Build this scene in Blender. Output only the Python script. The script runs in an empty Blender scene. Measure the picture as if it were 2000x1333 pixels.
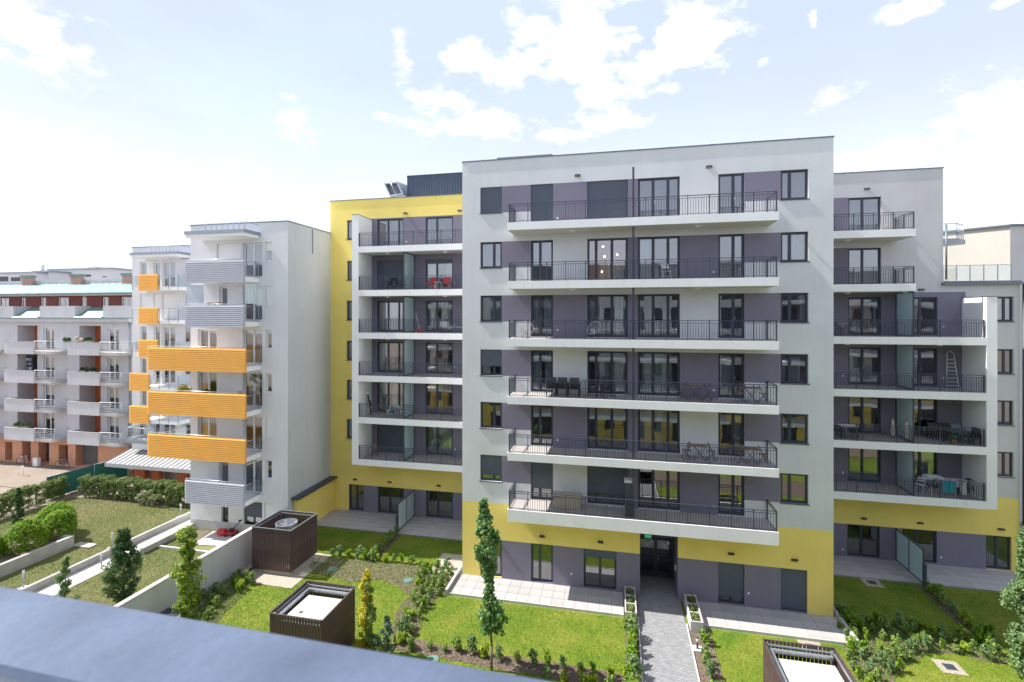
import bpy, math, random
import numpy as np
from mathutils import Vector, Matrix
R = math.radians
random.seed(7); rng = np.random.default_rng(7)
S = bpy.context.scene
COL = S.collection

# ---------------------------------------------------------------- camera, sky, sun, exposure
H = 14.6                      # eye height above the courtyard; all heights below are written relative to the eye
F = 958.0; HY = 617.0; A = R(12.19)
CA, SA = math.cos(A), math.sin(A)
cd = bpy.data.cameras.new('camera'); cam = bpy.data.objects.new('camera', cd); COL.objects.link(cam)
cam.location = (0, 0, H); cam.rotation_euler = (R(90), 0, A)
cd.sensor_width = 36; cd.lens = F / 2000 * 36; cd.shift_y = (HY - 666.5) / 2000
cd.clip_start = 0.05; cd.clip_end = 3000
cd.dof.use_dof = True; cd.dof.focus_distance = 27; cd.dof.aperture_fstop = 6.3
S.camera = cam
SUN_EL, SUN_AZ = R(51), R(-94)         # azimuth measured from +Y towards +X
EXPOSURE = 2.12; SKY = 0.15; SUNS = 2.0
S.view_settings.view_transform = 'Standard'; S.view_settings.look = 'None'
S.view_settings.exposure = EXPOSURE; S.view_settings.gamma = 1; S.view_settings.use_curve_mapping = False
S.render.engine = 'CYCLES'
S.cycles.max_bounces = 8; S.cycles.transparent_max_bounces = 12

# measured picture directions -> places (plane at a known distance, or the ground)
def X(px, Y):
    t = (px - 1000) / F
    return Y * (t * CA - SA) / (CA + t * SA)
def Z(px, py, Y):
    x = X(px, Y); return (HY - py) / F * (-x * SA + Y * CA)
GZ = -H
def G(px, py, z=GZ):
    d = -z * F / (py - HY); r = (px - 1000) / F * d
    return (r * CA - d * SA, r * SA + d * CA)

def build_world():
    w = bpy.data.worlds.new('World'); S.world = w; w.use_nodes = True
    nt = w.node_tree; N = nt.nodes; L = nt.links; N.clear()
    out = N.new('ShaderNodeOutputWorld'); bg = N.new('ShaderNodeBackground'); bg.inputs[1].default_value = SKY
    L.new(bg.outputs[0], out.inputs[0])
    sky = N.new('ShaderNodeTexSky'); sky.sky_type = 'NISHITA'; sky.sun_disc = False
    sky.sun_elevation = SUN_EL; sky.sun_rotation = SUN_AZ; sky.air_density = 1.0; sky.dust_density = .5; sky.ozone_density = 1.0
    tc = N.new('ShaderNodeTexCoord')
    def m(op, a, b=None, c=None):
        n = N.new('ShaderNodeMath'); n.operation = op
        for i, v in enumerate((a, b, c)):
            if v is None: continue
            if isinstance(v, (int, float)): n.inputs[i].default_value = v
            else: L.new(v, n.inputs[i])
        return n.outputs[0]
    sp = N.new('ShaderNodeSeparateXYZ'); L.new(tc.outputs['Generated'], sp.inputs[0])
    az = m('ARCTAN2', sp.outputs[0], sp.outputs[1])
    hr = m('SQRT', m('ADD', m('MULTIPLY', sp.outputs[0], sp.outputs[0]), m('MULTIPLY', sp.outputs[1], sp.outputs[1])))
    el = m('ARCTAN2', sp.outputs[2], hr)
    cb = N.new('ShaderNodeCombineXYZ'); L.new(az, cb.inputs[0]); L.new(el, cb.inputs[1])
    def noise(scale, detail, rough, mul=(1, 1, 1.8)):
        mp = N.new('ShaderNodeVectorMath'); mp.operation = 'MULTIPLY'; mp.inputs[1].default_value = mul
        L.new(tc.outputs['Generated'], mp.inputs[0])
        n = N.new('ShaderNodeTexNoise'); n.inputs['Scale'].default_value = scale; n.inputs['Detail'].default_value = detail
        n.inputs['Roughness'].default_value = rough; L.new(mp.outputs[0], n.inputs['Vector']); return n.outputs[0]
    blobs = [(1130,80,120,110),(1050,50,70,40),(1170,180,90,45),(1345,80,115,75),(1250,150,60,40),(870,190,85,42),(785,120,36,50),
             (925,115,70,34),(990,145,60,45),(930,240,170,32),(1200,238,90,24),(1130,5,150,40),(60,60,170,75),(165,110,70,32),
             (565,240,85,50),(1760,300,200,34),(1930,255,200,75),(1625,185,60,22),(1775,15,80,20),(15,250,60,16),
             (410,385,110,26),(1100,265,80,20),(1300,175,60,16),(1590,45,16,26),(1490,120,20,12),(1970,5,50,12)]
    # the same sort of fair-weather clouds go on all round the sky
    rr = random.Random(3)
    extra = []
    for i in range(26):
        a = rr.uniform(-math.pi, math.pi)
        if abs(a + A) < R(52): continue
        extra.append((a, rr.uniform(.08, .95), rr.uniform(.06, .2), rr.uniform(.03, .09)))
    cur = None
    lst = []
    for (px, py, rx, ry) in blobs:
        t = (px - 1000) / F; a = math.atan(t) - A; e = math.atan((HY - py) / F * math.cos(math.atan(t)))
        lst.append((a, e, rx / F * math.cos(a + A) ** 2 * .88, ry / F * .85))
    for (a, e, sx, sy) in lst + extra:
        s = N.new('ShaderNodeVectorMath'); s.operation = 'SUBTRACT'; L.new(cb.outputs[0], s.inputs[0]); s.inputs[1].default_value = (a, e, 0)
        k = N.new('ShaderNodeVectorMath'); k.operation = 'MULTIPLY'; L.new(s.outputs[0], k.inputs[0]); k.inputs[1].default_value = (1 / sx, 1 / sy, 0)
        ln = N.new('ShaderNodeVectorMath'); ln.operation = 'LENGTH'; L.new(k.outputs[0], ln.inputs[0])
        v = m('SUBTRACT', 1.0, ln.outputs['Value'])
        cur = v if cur is None else m('MAXIMUM', cur, v)
    n1 = noise(9, 9, .62); n2 = noise(3.0, 5, .55, (1, 1, 3.0)); n3 = noise(26, 6, .6)
    cur = m('MAXIMUM', cur, -1.0)
    dens = m('ADD', m('ADD', m('MULTIPLY', cur, 1.0), m('MULTIPLY', m('SUBTRACT', n1, .5), 3.0)), m('MULTIPLY', m('SUBTRACT', n3, .5), 2.2))
    mr = N.new('ShaderNodeMapRange'); mr.interpolation_type = 'SMOOTHSTEP'; L.new(dens, mr.inputs[0])
    mr.inputs[1].default_value = .0; mr.inputs[2].default_value = .95
    mv = N.new('ShaderNodeMapRange'); mv.interpolation_type = 'SMOOTHSTEP'; L.new(n2, mv.inputs[0])
    mv.inputs[1].default_value = .35; mv.inputs[2].default_value = .75; mv.inputs[3].default_value = VEIL0; mv.inputs[4].default_value = VEIL1
    mx = N.new('ShaderNodeMix'); mx.data_type = 'RGBA'; L.new(mv.outputs[0], mx.inputs['Factor'])
    L.new(sky.outputs[0], mx.inputs['A']); hv = N.new('ShaderNodeMapRange'); L.new(el, hv.inputs[0]); hv.interpolation_type = 'SMOOTHSTEP'; hv.inputs[1].default_value = 0; hv.inputs[2].default_value = .48; hv.inputs[3].default_value = 1; hv.inputs[4].default_value = 0
    hm = N.new('ShaderNodeMix'); hm.data_type = 'RGBA'; L.new(hv.outputs[0], hm.inputs['Factor']); hm.inputs['A'].default_value = VEILC; hm.inputs['B'].default_value = HAZEC
    L.new(hm.outputs['Result'], mx.inputs['B'])
    my = N.new('ShaderNodeMix'); my.data_type = 'RGBA'; L.new(m('MULTIPLY', mr.outputs[0], .92), my.inputs['Factor'])
    L.new(mx.outputs['Result'], my.inputs['A']); n5 = noise(14, 6, .6); cs = N.new('ShaderNodeMapRange'); L.new(n5, cs.inputs[0]); cs.inputs[1].default_value = .35; cs.inputs[2].default_value = .6
    cm = N.new('ShaderNodeMix'); cm.data_type = 'RGBA'; L.new(cs.outputs[0], cm.inputs['Factor']); cm.inputs['A'].default_value = (1.75, 1.78, 1.95, 1); cm.inputs['B'].default_value = CLOUDC; L.new(cm.outputs['Result'], my.inputs['B'])
    L.new(my.outputs['Result'], bg.inputs[0])
VEIL0, VEIL1 = .90, .97
VEILC = (1.09, 1.21, 1.48, 1); HAZEC = (1.75, 1.79, 1.98, 1); CLOUDC = (2.7, 2.7, 2.75, 1)
build_world()
sl = bpy.data.lights.new('sun', 'SUN'); sl.energy = SUNS; sl.angle = R(.53); sl.color = (1.0, .95, .87)
so = bpy.data.objects.new('sun', sl); COL.objects.link(so)
dv = Vector((math.sin(SUN_AZ) * math.cos(SUN_EL), math.cos(SUN_AZ) * math.cos(SUN_EL), math.sin(SUN_EL)))
so.rotation_euler = dv.to_track_quat('Z', 'Y').to_euler(); so.location = dv * 80 + Vector((0, 20, 0))

# ---------------------------------------------------------------- helpers
WL = {}
def tag(o, label=None, cat=None, group=None, kind=None):
    if label: o['label'] = label
    if cat: o['category'] = cat
    if group: o['group'] = group
    if kind: o['kind'] = kind
    return o
def empty(name, loc, label=None, cat=None, group=None, rz=0):
    o = bpy.data.objects.new(name, None); COL.objects.link(o); o.location = (loc[0], loc[1], loc[2] + H); o.rotation_euler = (0, 0, rz)
    o.empty_display_size = .3
    WL[o.name] = Vector(loc); return tag(o, label, cat, group)
class MB:
    def __init__(s): s.v = []; s.f = []; s.m = []; s.s = []
    def quad(s, a, b, c, d, m=0, sm=False):
        n = len(s.v); s.v += [a, b, c, d]; s.f.append((n, n + 1, n + 2, n + 3)); s.m.append(m); s.s.append(sm); return s
    def poly(s, pts, m=0):
        n = len(s.v); s.v += list(pts); s.f.append(tuple(range(n, n + len(pts)))); s.m.append(m); s.s.append(False); return s
    def box(s, x0, x1, y0, y1, z0, z1, m=0, skip=''):
        n = len(s.v)
        s.v += [(x0,y0,z0),(x1,y0,z0),(x1,y1,z0),(x0,y1,z0),(x0,y0,z1),(x1,y0,z1),(x1,y1,z1),(x0,y1,z1)]
        for k, f in (('b',(0,3,2,1)),('t',(4,5,6,7)),('f',(0,1,5,4)),('r',(1,2,6,5)),('k',(2,3,7,6)),('l',(3,0,4,7))):
            if k in skip: continue
            s.f.append(tuple(n + i for i in f)); s.m.append(m); s.s.append(False)
        return s
    def obox(s, c, ax, ay, az, m=0):       # centre and three half axes
        c = Vector(c); ax = Vector(ax); ay = Vector(ay); az = Vector(az); n = len(s.v)
        for k in (-1, 1):
            for (i, j) in ((-1,-1),(1,-1),(1,1),(-1,1)): s.v.append(tuple(c + ax*i + ay*j + az*k))
        for f in ((0,3,2,1),(4,5,6,7),(0,1,5,4),(1,2,6,5),(2,3,7,6),(3,0,4,7)): s.f.append(tuple(n+i for i in f)); s.m.append(m); s.s.append(False)
        return s
    def tube(s, p, q, r, n=6, m=0, r2=None, caps=True):
        p = Vector(p); q = Vector(q); d = (q - p)
        if d.length < 1e-6: return s
        d.normalize(); u = d.orthogonal().normalized(); w = d.cross(u); b = len(s.v); r2 = r if r2 is None else r2
        for (c, rr) in ((p, r), (q, r2)):
            for i in range(n):
                a = 2 * math.pi * i / n; s.v.append(tuple(c + (u * math.cos(a) + w * math.sin(a)) * rr))
        for i in range(n):
            j = (i + 1) % n; s.f.append((b + i, b + j, b + n + j, b + n + i)); s.m.append(m); s.s.append(n > 4)
        if caps:
            s.f.append(tuple(b + i for i in range(n))[::-1]); s.f.append(tuple(b + n + i for i in range(n))); s.m += [m, m]; s.s += [False, False]
        return s
    def path(s, pts, r, n=6, m=0):
        for a, b in zip(pts, pts[1:]): s.tube(a, b, r, n, m)
        return s
    def ring(s, c, rad, r, axis='y', seg=20, n=5, m=0):
        c = Vector(c); pts = []
        for i in range(seg + 1):
            a = 2 * math.pi * i / seg; u, w = math.cos(a) * rad, math.sin(a) * rad
            pts.append(c + (Vector((u, 0, w)) if axis == 'y' else Vector((u, w, 0)) if axis == 'z' else Vector((0, u, w))))
        return s.path(pts, r, n, m)
    def build(s, name, mats, parent=None, kind=None, local=False):
        me = bpy.data.meshes.new(name)
        off = Vector((0, 0, 0)) if (parent is not None or local) else Vector((0, 0, -H))
        if parent is not None and not local: off = WL[parent.name]
        me.from_pydata([(p[0] - off[0], p[1] - off[1], p[2] - off[2]) for p in s.v], [], s.f)
        if not isinstance(mats, (list, tuple)): mats = [mats]
        for k in mats: me.materials.append(k)
        me.polygons.foreach_set('material_index', s.m); me.polygons.foreach_set('use_smooth', s.s)
        me.update()
        o = bpy.data.objects.new(name, me); COL.objects.link(o)
        if parent is not None:
            o.parent = parent
            WL[o.name] = WL.get(parent.name, Vector((0,0,0)))
        if kind: o['kind'] = kind
        return o
def copy_thing(o, loc, rz=0, label=None, scale=None, parent=None):
    c = o.copy(); COL.objects.link(c)
    if parent is None:
        c.location = (loc[0], loc[1], loc[2] + H); c.rotation_euler = (0, 0, rz)
        if scale: c.scale = (scale,) * 3 if isinstance(scale, (int, float)) else scale
        if label: c['label'] = label
    else: c.parent = parent
    for ch in o.children: copy_thing(ch, None, parent=c)
    return c
def shared(name, me, parent, loc, rot=(0, 0, 0), sc=(1, 1, 1), kind=None):
    o = bpy.data.objects.new(name, me); COL.objects.link(o); o.parent = parent
    b = WL.get(parent.name, Vector((0, 0, 0))); o.location = (loc[0] - b[0], loc[1] - b[1], loc[2] - b[2]); o.rotation_euler = rot; o.scale = sc
    if kind: o['kind'] = kind
    return o

# ---------------------------------------------------------------- materials
def mat(name, col, rough=.7, metal=0, var=.06, vscale=1.5, bump=0, bscale=40, spec=.5, stain=0, fine=0, col2=None):
    m = bpy.data.materials.new(name); m.use_nodes = True; nt = m.node_tree; N = nt.nodes; L = nt.links
    b = N['Principled BSDF']; b.inputs['Roughness'].default_value = rough; b.inputs['Metallic'].default_value = metal
    b.inputs['Specular IOR Level'].default_value = spec
    tc = N.new('ShaderNodeTexCoord')
    n = N.new('ShaderNodeTexNoise'); n.inputs['Scale'].default_value = vscale; n.inputs['Detail'].default_value = 6; L.new(tc.outputs['Object'], n.inputs['Vector'])
    mx = N.new('ShaderNodeMix'); mx.data_type = 'RGBA'
    c2 = col2 if col2 else tuple(c * (1 - var * 2) for c in col); c1 = col if col2 else tuple(min(1, c * (1 + var)) for c in col)
    mx.inputs['A'].default_value = (*c1, 1); mx.inputs['B'].default_value = (*c2, 1)
    cr = N.new('ShaderNodeMapRange'); L.new(n.outputs[0], cr.inputs[0]); cr.inputs[1].default_value = .3; cr.inputs[2].default_value = .7
    L.new(cr.outputs[0], mx.inputs['Factor']); res = mx.outputs['Result']
    if stain:      # vertical run marks and grime of weather
        mp = N.new('ShaderNodeMapping'); mp.inputs['Scale'].default_value = (2.2, 2.2, .22); L.new(tc.outputs['Object'], mp.inputs[0])
        n2 = N.new('ShaderNodeTexNoise'); n2.inputs['Scale'].default_value = 1.6; n2.inputs['Detail'].default_value = 8; L.new(mp.outputs[0], n2.inputs['Vector'])
        r2 = N.new('ShaderNodeMapRange'); L.new(n2.outputs[0], r2.inputs[0]); r2.inputs[1].default_value = .52; r2.inputs[2].default_value = .8
        r2.inputs[3].default_value = 0; r2.inputs[4].default_value = stain
        mm = N.new('ShaderNodeMix'); mm.data_type = 'RGBA'; L.new(r2.outputs[0], mm.inputs['Factor']); L.new(res, mm.inputs['A'])
        mm.inputs['B'].default_value = (*[c * .55 for c in col], 1); res = mm.outputs['Result']
    if fine:
        n4 = N.new('ShaderNodeTexNoise'); n4.inputs['Scale'].default_value = 18; n4.inputs['Detail'].default_value = 8; n4.inputs['Roughness'].default_value = .75; L.new(tc.outputs['Object'], n4.inputs['Vector'])
        m4 = N.new('ShaderNodeMix'); m4.data_type = 'RGBA'; m4.blend_type = 'MULTIPLY'; m4.inputs['Factor'].default_value = 1
        r4 = N.new('ShaderNodeMapRange'); L.new(n4.outputs[0], r4.inputs[0]); r4.inputs[1].default_value = .25; r4.inputs[2].default_value = .75
        r4.inputs[3].default_value = 1 - fine; r4.inputs[4].default_value = 1 + fine
        cc = N.new('ShaderNodeCombineColor'); [L.new(r4.outputs[0], cc.inputs[i]) for i in range(3)]
        L.new(res, m4.inputs['A']); L.new(cc.outputs[0], m4.inputs['B']); res = m4.outputs['Result']
    L.new(res, b.inputs['Base Color'])
    if bump:
        n3 = N.new('ShaderNodeTexNoise'); n3.inputs['Scale'].default_value = bscale; n3.inputs['Detail'].default_value = 4; L.new(tc.outputs['Object'], n3.inputs['Vector'])
        bp = N.new('ShaderNodeBump'); bp.inputs['Strength'].default_value = bump; bp.inputs['Distance'].default_value = .02
        L.new(n3.outputs[0], bp.inputs['Height']); L.new(bp.outputs[0], b.inputs['Normal'])
    return m
def leafmat(name, c1, c2, c3, trans=.35):
    m = bpy.data.materials.new(name); m.use_nodes = True; nt = m.node_tree; N = nt.nodes; L = nt.links; N.clear()
    g = N.new('ShaderNodeNewGeometry'); cr = N.new('ShaderNodeValToRGB'); e = cr.color_ramp
    e.elements[0].color = (*c1, 1); e.elements[1].color = (*c3, 1); k = e.elements.new(.5); k.color = (*c2, 1)
    L.new(g.outputs['Random Per Island'], cr.inputs[0])
    d = N.new('ShaderNodeBsdfPrincipled'); d.inputs['Roughness'].default_value = .55; d.inputs['Specular IOR Level'].default_value = .35; L.new(cr.outputs[0], d.inputs['Base Color'])
    t = N.new('ShaderNodeBsdfTranslucent'); L.new(cr.outputs[0], t.inputs[0])
    mx = N.new('ShaderNodeMixShader'); mx.inputs[0].default_value = trans; L.new(d.outputs[0], mx.inputs[1]); L.new(t.outputs[0], mx.inputs[2])
    o = N.new('ShaderNodeOutputMaterial'); L.new(mx.outputs[0], o.inputs[0]); return m
def glass(name, tint=(.8, .87, .9), base=.2, k=1.8, rough=.0, frost=0, fc=(.6, .75, .75)):
    m = bpy.data.materials.new(name); m.use_nodes = True; nt = m.node_tree; N = nt.nodes; L = nt.links; N.clear()
    fr = N.new('ShaderNodeFresnel'); fr.inputs[0].default_value = 1.5
    mm = N.new('ShaderNodeMath'); mm.operation = 'MULTIPLY_ADD'; mm.inputs[1].default_value = k; mm.inputs[2].default_value = base; mm.use_clamp = True; L.new(fr.outputs[0], mm.inputs[0])
    tr = N.new('ShaderNodeBsdfTransparent'); tr.inputs[0].default_value = (*tint, 1)
    gl = N.new('ShaderNodeBsdfGlossy'); gl.inputs['Roughness'].default_value = rough; gl.inputs['Color'].default_value = (.92, .95, 1, 1)
    tc = N.new('ShaderNodeTexCoord'); nz = N.new('ShaderNodeTexNoise'); nz.inputs['Scale'].default_value = 1.1; nz.inputs['Detail'].default_value = 1
    L.new(tc.outputs['Object'], nz.inputs['Vector']); bp = N.new('ShaderNodeBump'); bp.inputs['Strength'].default_value = .05; bp.inputs['Distance'].default_value = .05
    L.new(nz.outputs[0], bp.inputs['Height']); L.new(bp.outputs[0], gl.inputs['Normal'])
    under = tr.outputs[0]
    if frost:
        df = N.new('ShaderNodeBsdfDiffuse'); df.inputs[0].default_value = (*fc, 1); tl = N.new('ShaderNodeBsdfTranslucent'); tl.inputs[0].default_value = (*fc, 1)
        a = N.new('ShaderNodeMixShader'); a.inputs[0].default_value = .5; L.new(df.outputs[0], a.inputs[1]); L.new(tl.outputs[0], a.inputs[2])
        c = N.new('ShaderNodeMixShader'); c.inputs[0].default_value = frost; L.new(tr.outputs[0], c.inputs[1]); L.new(a.outputs[0], c.inputs[2]); under = c.outputs[0]
    mx = N.new('ShaderNodeMixShader'); L.new(mm.outputs[0], mx.inputs[0]); L.new(under, mx.inputs[1]); L.new(gl.outputs[0], mx.inputs[2])
    o = N.new('ShaderNodeOutputMaterial'); L.new(mx.outputs[0], o.inputs[0]); return m
def emit(name, col, s):
    m = bpy.data.materials.new(name); m.use_nodes = True; b = m.node_tree.nodes['Principled BSDF']
    b.inputs['Base Color'].default_value = (*col, 1); b.inputs['Emission Color'].default_value = (*col, 1); b.inputs['Emission Strength'].default_value = s; return m
M = {}
M['grey'] = mat('light_grey_render', (.67, .69, .705), .85, var=.035, vscale=.5, bump=.25, bscale=60, stain=.13, fine=.04)
M['greyR'] = mat('warm_grey_render', (.59, .59, .60), .85, var=.035, vscale=.5, bump=.25, bscale=60, stain=.13, fine=.04)
M['purple'] = mat('mauve_grey_render', (.212, .198, .262), .85, var=.03, vscale=.7, bump=.25, bscale=60, stain=.12, fine=.06)
M['yellow'] = mat('yellow_render', (.91, .73, .20), .85, var=.03, vscale=.6, bump=.25, bscale=60, stain=.08, fine=.04)
M['white'] = mat('white_render', (.86, .865, .88), .8, var=.02, vscale=.8, bump=.15, bscale=60, stain=.16, fine=.02)
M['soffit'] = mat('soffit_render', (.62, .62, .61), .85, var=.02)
M['lwhite'] = mat('aged_white_render', (.74, .75, .78), .85, var=.03, vscale=.35, bump=.2, bscale=50, stain=.16, fine=.03)
M['pwall'] = mat('weathered_pale_render', (.58, .58, .61), .9, var=.05, vscale=.4, bump=.2, stain=.3, fine=.04)
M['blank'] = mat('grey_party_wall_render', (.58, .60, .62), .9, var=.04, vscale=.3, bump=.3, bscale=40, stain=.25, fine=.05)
M['anth'] = mat('anthracite_metal', (.042, .052, .075), .4, var=.03, spec=.5)
M['rail'] = mat('railing_paint', (.055, .065, .095), .5, var=.03)
M['shutter'] = mat('roller_shutter_grey', (.085, .105, .14), .5, var=.04)
M['cap'] = mat('metal_coping', (.16, .19, .22), .45, metal=.4, var=.04)
M['zinc'] = mat('zinc_sheet', (.32, .36, .42), .4, metal=.5, var=.06)
M['galv'] = mat('galvanised_steel', (.50, .53, .57), .35, metal=.7, var=.08, vscale=6)
M['corr'] = mat('blue_grey_profiled_sheet', (.075, .105, .15), .45, metal=.2, var=.05)
M['room'] = mat('room_paint', (.46, .45, .43), .9, var=.05)
M['roomw'] = mat('room_warm_paint', (.62, .40, .22), .9, var=.05)
M['roomd'] = mat('room_dark_paint', (.13, .13, .13), .9, var=.05)
M['curt'] = leafmat('white_curtain', (.68, .72, .72), (.72, .75, .74), (.78, .8, .78), .3)
M['glass'] = glass('window_glass'); M['glassr'] = glass('clear_rail_glass', (.86, .90, .91), .05, 1.0)
M['glassd'] = glass('door_glass', (.5, .55, .58), .05, 1.0); M['frost'] = glass('frosted_glass', (.6, .75, .78), .04, .8, .3, .82, (.72, .86, .88))
M['floor'] = mat('balcony_tile', (.42, .39, .38), .7, var=.04)
M['orange'] = mat('orange_profiled_sheet', (.94, .50, .10), .5, var=.03)
M['lilac'] = mat('lilac_profiled_sheet', (.52, .53, .60), .45, var=.03)
M['wframe'] = mat('white_window_frame', (.78, .79, .8), .4, var=.01)
M['salmon'] = mat('salmon_render', (.62, .31, .20), .85, var=.05, stain=.15, fine=.04)
M['terra'] = mat('terracotta_render', (.50, .13, .045), .85, var=.05)
M['redwood'] = mat('dark_red_boarding', (.20, .045, .04), .7, var=.12, vscale=4)
M['teal'] = mat('patinated_copper', (.17, .29, .265), .55, var=.12, vscale=1.5, metal=.1, fine=.06)
M['pink'] = mat('pink_brick', (.52, .30, .26), .85, var=.1, vscale=5)
M['slat'] = mat('brown_composite_slat', (.095, .06, .056), .6, var=.18, vscale=2.5, bump=.2, bscale=30)
M['conc'] = mat('concrete', (.42, .41, .39), .9, var=.08, vscale=2, bump=.3, bscale=25, stain=.2, fine=.08)
M['conc2'] = mat('pale_concrete', (.52, .51, .50), .9, var=.06, vscale=2, bump=.3, bscale=25, stain=.1, fine=.06)
M['wallw'] = mat('pale_garden_wall_render', (.56, .57, .58), .9, var=.03, vscale=.6, bump=.2, stain=.22, fine=.04)
M['tile'] = mat('pale_terrace_tile', (.41, .395, .395), .75, var=.05, vscale=.9, fine=.06)
M['tile2'] = mat('pale_terrace_tile_b', (.38, .365, .365), .75, var=.05, vscale=.9, fine=.06)
M['joint'] = mat('dark_joint', (.25, .245, .24), .9, var=.1)
M['paver'] = mat('grey_paver', (.265, .268, .285), .85, var=.07, vscale=3.5, fine=.12)
M['kerb'] = mat('kerb_stone', (.55, .54, .52), .9, var=.07, vscale=3, fine=.06)
M['mulch'] = mat('bark_mulch', (.22, .165, .125), .95, vscale=9, bump=1, bscale=45, col2=(.12, .09, .065), fine=.35)
M['gravel'] = mat('gravel_bed', (.46, .40, .33), .95, var=.2, vscale=14, bump=1, bscale=60, fine=.3)
M['earth'] = mat('trodden_ground', (.29, .235, .19), .95, vscale=.5, bump=.4, bscale=20, col2=(.22, .18, .145), fine=.15)
M['wood'] = mat('oiled_wood', (.30, .17, .09), .6, var=.15, vscale=8)
M['black'] = mat('black_plastic', (.02, .02, .022), .5, var=.05)
M['red'] = mat('red_plastic', (.55, .02, .03), .4, var=.03)
M['pwhite'] = mat('white_plastic', (.8, .8, .8), .4, var=.02)
M['beige'] = mat('beige_plastic', (.42, .37, .30), .6, var=.05)
M['stem'] = mat('bark', (.16, .12, .09), .9, var=.2, vscale=12)
M['green'] = mat('green_mesh_fabric', (.02, .14, .11), .8, var=.08, vscale=3)
M['ledge'] = mat('powder_coated_rail', (.105, .138, .215), .34, metal=.0, var=.2, vscale=9, bump=.10, bscale=45, spec=.6, fine=.3)
M['cover'] = mat('green_drain_cover', (.12, .22, .19), .7, var=.06)
M['cloth_b'] = mat('turquoise_cloth', (.02, .36, .48), .85, var=.05)
M['cloth_w'] = mat('pale_blue_cloth', (.55, .60, .68), .85, var=.05)
M['cloth_d'] = mat('dark_cloth', (.03, .035, .06), .85, var=.05)
M['lamp'] = mat('white_lamp_glass', (.8, .8, .78), .3, var=.01)
M['bulb'] = emit('lit_bulb', (1, .82, .55), 9)
M['egreen'] = emit('green_sign', (.02, .40, .16), .12)
M['seamroof'] = mat('dull_sheet_roof', (.34, .33, .345), .6, var=.06, vscale=2, fine=.05)
M['lid'] = mat('dull_white_sheet', (.47, .47, .455), .6, var=.05, vscale=1.5, fine=.03)
M['roofr'] = mat('roof_felt', (.2, .2, .2), .9, var=.1)
M['cream'] = mat('cream_render', (.56, .53, .48), .85, var=.03, vscale=.6, stain=.1, fine=.04)
def grassmat(name, a, b, c, s1=.55, s2=11):
    m = bpy.data.materials.new(name); m.use_nodes = True; nt = m.node_tree; N = nt.nodes; L = nt.links; bs = N['Principled BSDF']; bs.inputs['Roughness'].default_value = .8; bs.inputs['Specular IOR Level'].default_value = .2
    g = N.new('ShaderNodeNewGeometry')
    n1 = N.new('ShaderNodeTexNoise'); n1.inputs['Scale'].default_value = s1; n1.inputs['Detail'].default_value = 6; n1.inputs['Roughness'].default_value = .6; L.new(g.outputs['Position'], n1.inputs['Vector'])
    n2 = N.new('ShaderNodeTexNoise'); n2.inputs['Scale'].default_value = s2; n2.inputs['Detail'].default_value = 8; n2.inputs['Roughness'].default_value = .8; L.new(g.outputs['Position'], n2.inputs['Vector'])
    ad = N.new('ShaderNodeMath'); ad.operation = 'MULTIPLY_ADD'; L.new(n2.outputs[0], ad.inputs[0]); ad.inputs[1].default_value = .2
    sb = N.new('ShaderNodeMath'); sb.operation = 'MULTIPLY_ADD'; L.new(n1.outputs[0], sb.inputs[0]); sb.inputs[1].default_value = 1.0; sb.inputs[2].default_value = -.10; L.new(sb.outputs[0], ad.inputs[2])
    ri = N.new('ShaderNodeMath'); ri.operation = 'MULTIPLY_ADD'; L.new(g.outputs['Random Per Island'], ri.inputs[0]); ri.inputs[1].default_value = .16; L.new(ad.outputs[0], ri.inputs[2])
    cr = N.new('ShaderNodeValToRGB'); cr.color_ramp.elements[0].position = .33; cr.color_ramp.elements[0].color = (*a, 1); cr.color_ramp.elements[1].position = .78; cr.color_ramp.elements[1].color = (*c, 1)
    k = cr.color_ramp.elements.new(.54); k.color = (*b, 1); L.new(ri.outputs[0], cr.inputs[0]); L.new(cr.outputs[0], bs.inputs['Base Color'])
    n3 = N.new('ShaderNodeTexNoise'); n3.inputs['Scale'].default_value = 30; n3.inputs['Detail'].default_value = 5; L.new(g.outputs['Position'], n3.inputs['Vector'])
    bp = N.new('ShaderNodeBump'); bp.inputs['Strength'].default_value = .5; bp.inputs['Distance'].default_value = .02; L.new(n3.outputs[0], bp.inputs['Height']); L.new(bp.outputs[0], bs.inputs['Normal'])
    return m
M['lawn'] = grassmat('fresh_lawn', (.078, .150, .018), (.138, .205, .020), (.215, .235, .038))
M['dry'] = grassmat('dry_lawn', (.10, .14, .042), (.165, .185, .065), (.235, .215, .10), .22, 9)
LM = dict(
 maple=leafmat('maple_leaf', (.08, .19, .06), (.15, .30, .09), (.26, .42, .15), .4),
 dark=leafmat('dark_leaf', (.03, .08, .025), (.05, .12, .035), (.10, .19, .05)),
 lime=leafmat('lime_leaf', (.16, .30, .02), (.34, .47, .04), (.58, .62, .08), .45),
 gold=leafmat('golden_leaf', (.35, .36, .03), (.62, .55, .04), (.75, .64, .06), .4),
 shrub=leafmat('shrub_leaf', (.11, .20, .05), (.23, .36, .08), (.44, .53, .15), .4),
 hedge=leafmat('hedge_leaf', (.07, .13, .03), (.14, .21, .05), (.27, .34, .10)),
 bush=leafmat('bush_leaf', (.07, .18, .012), (.19, .36, .022), (.42, .54, .05), .4),
 pale=leafmat('pale_leaf', (.11, .21, .075), (.19, .31, .12), (.32, .42, .19), .4),
 blue=leafmat('bluish_leaf', (.08, .17, .11), (.14, .24, .16), (.24, .34, .22)),
 bloss=leafmat('white_blossom', (.5, .42, .38), (.7, .62, .55), (.75, .7, .62)),
)

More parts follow.
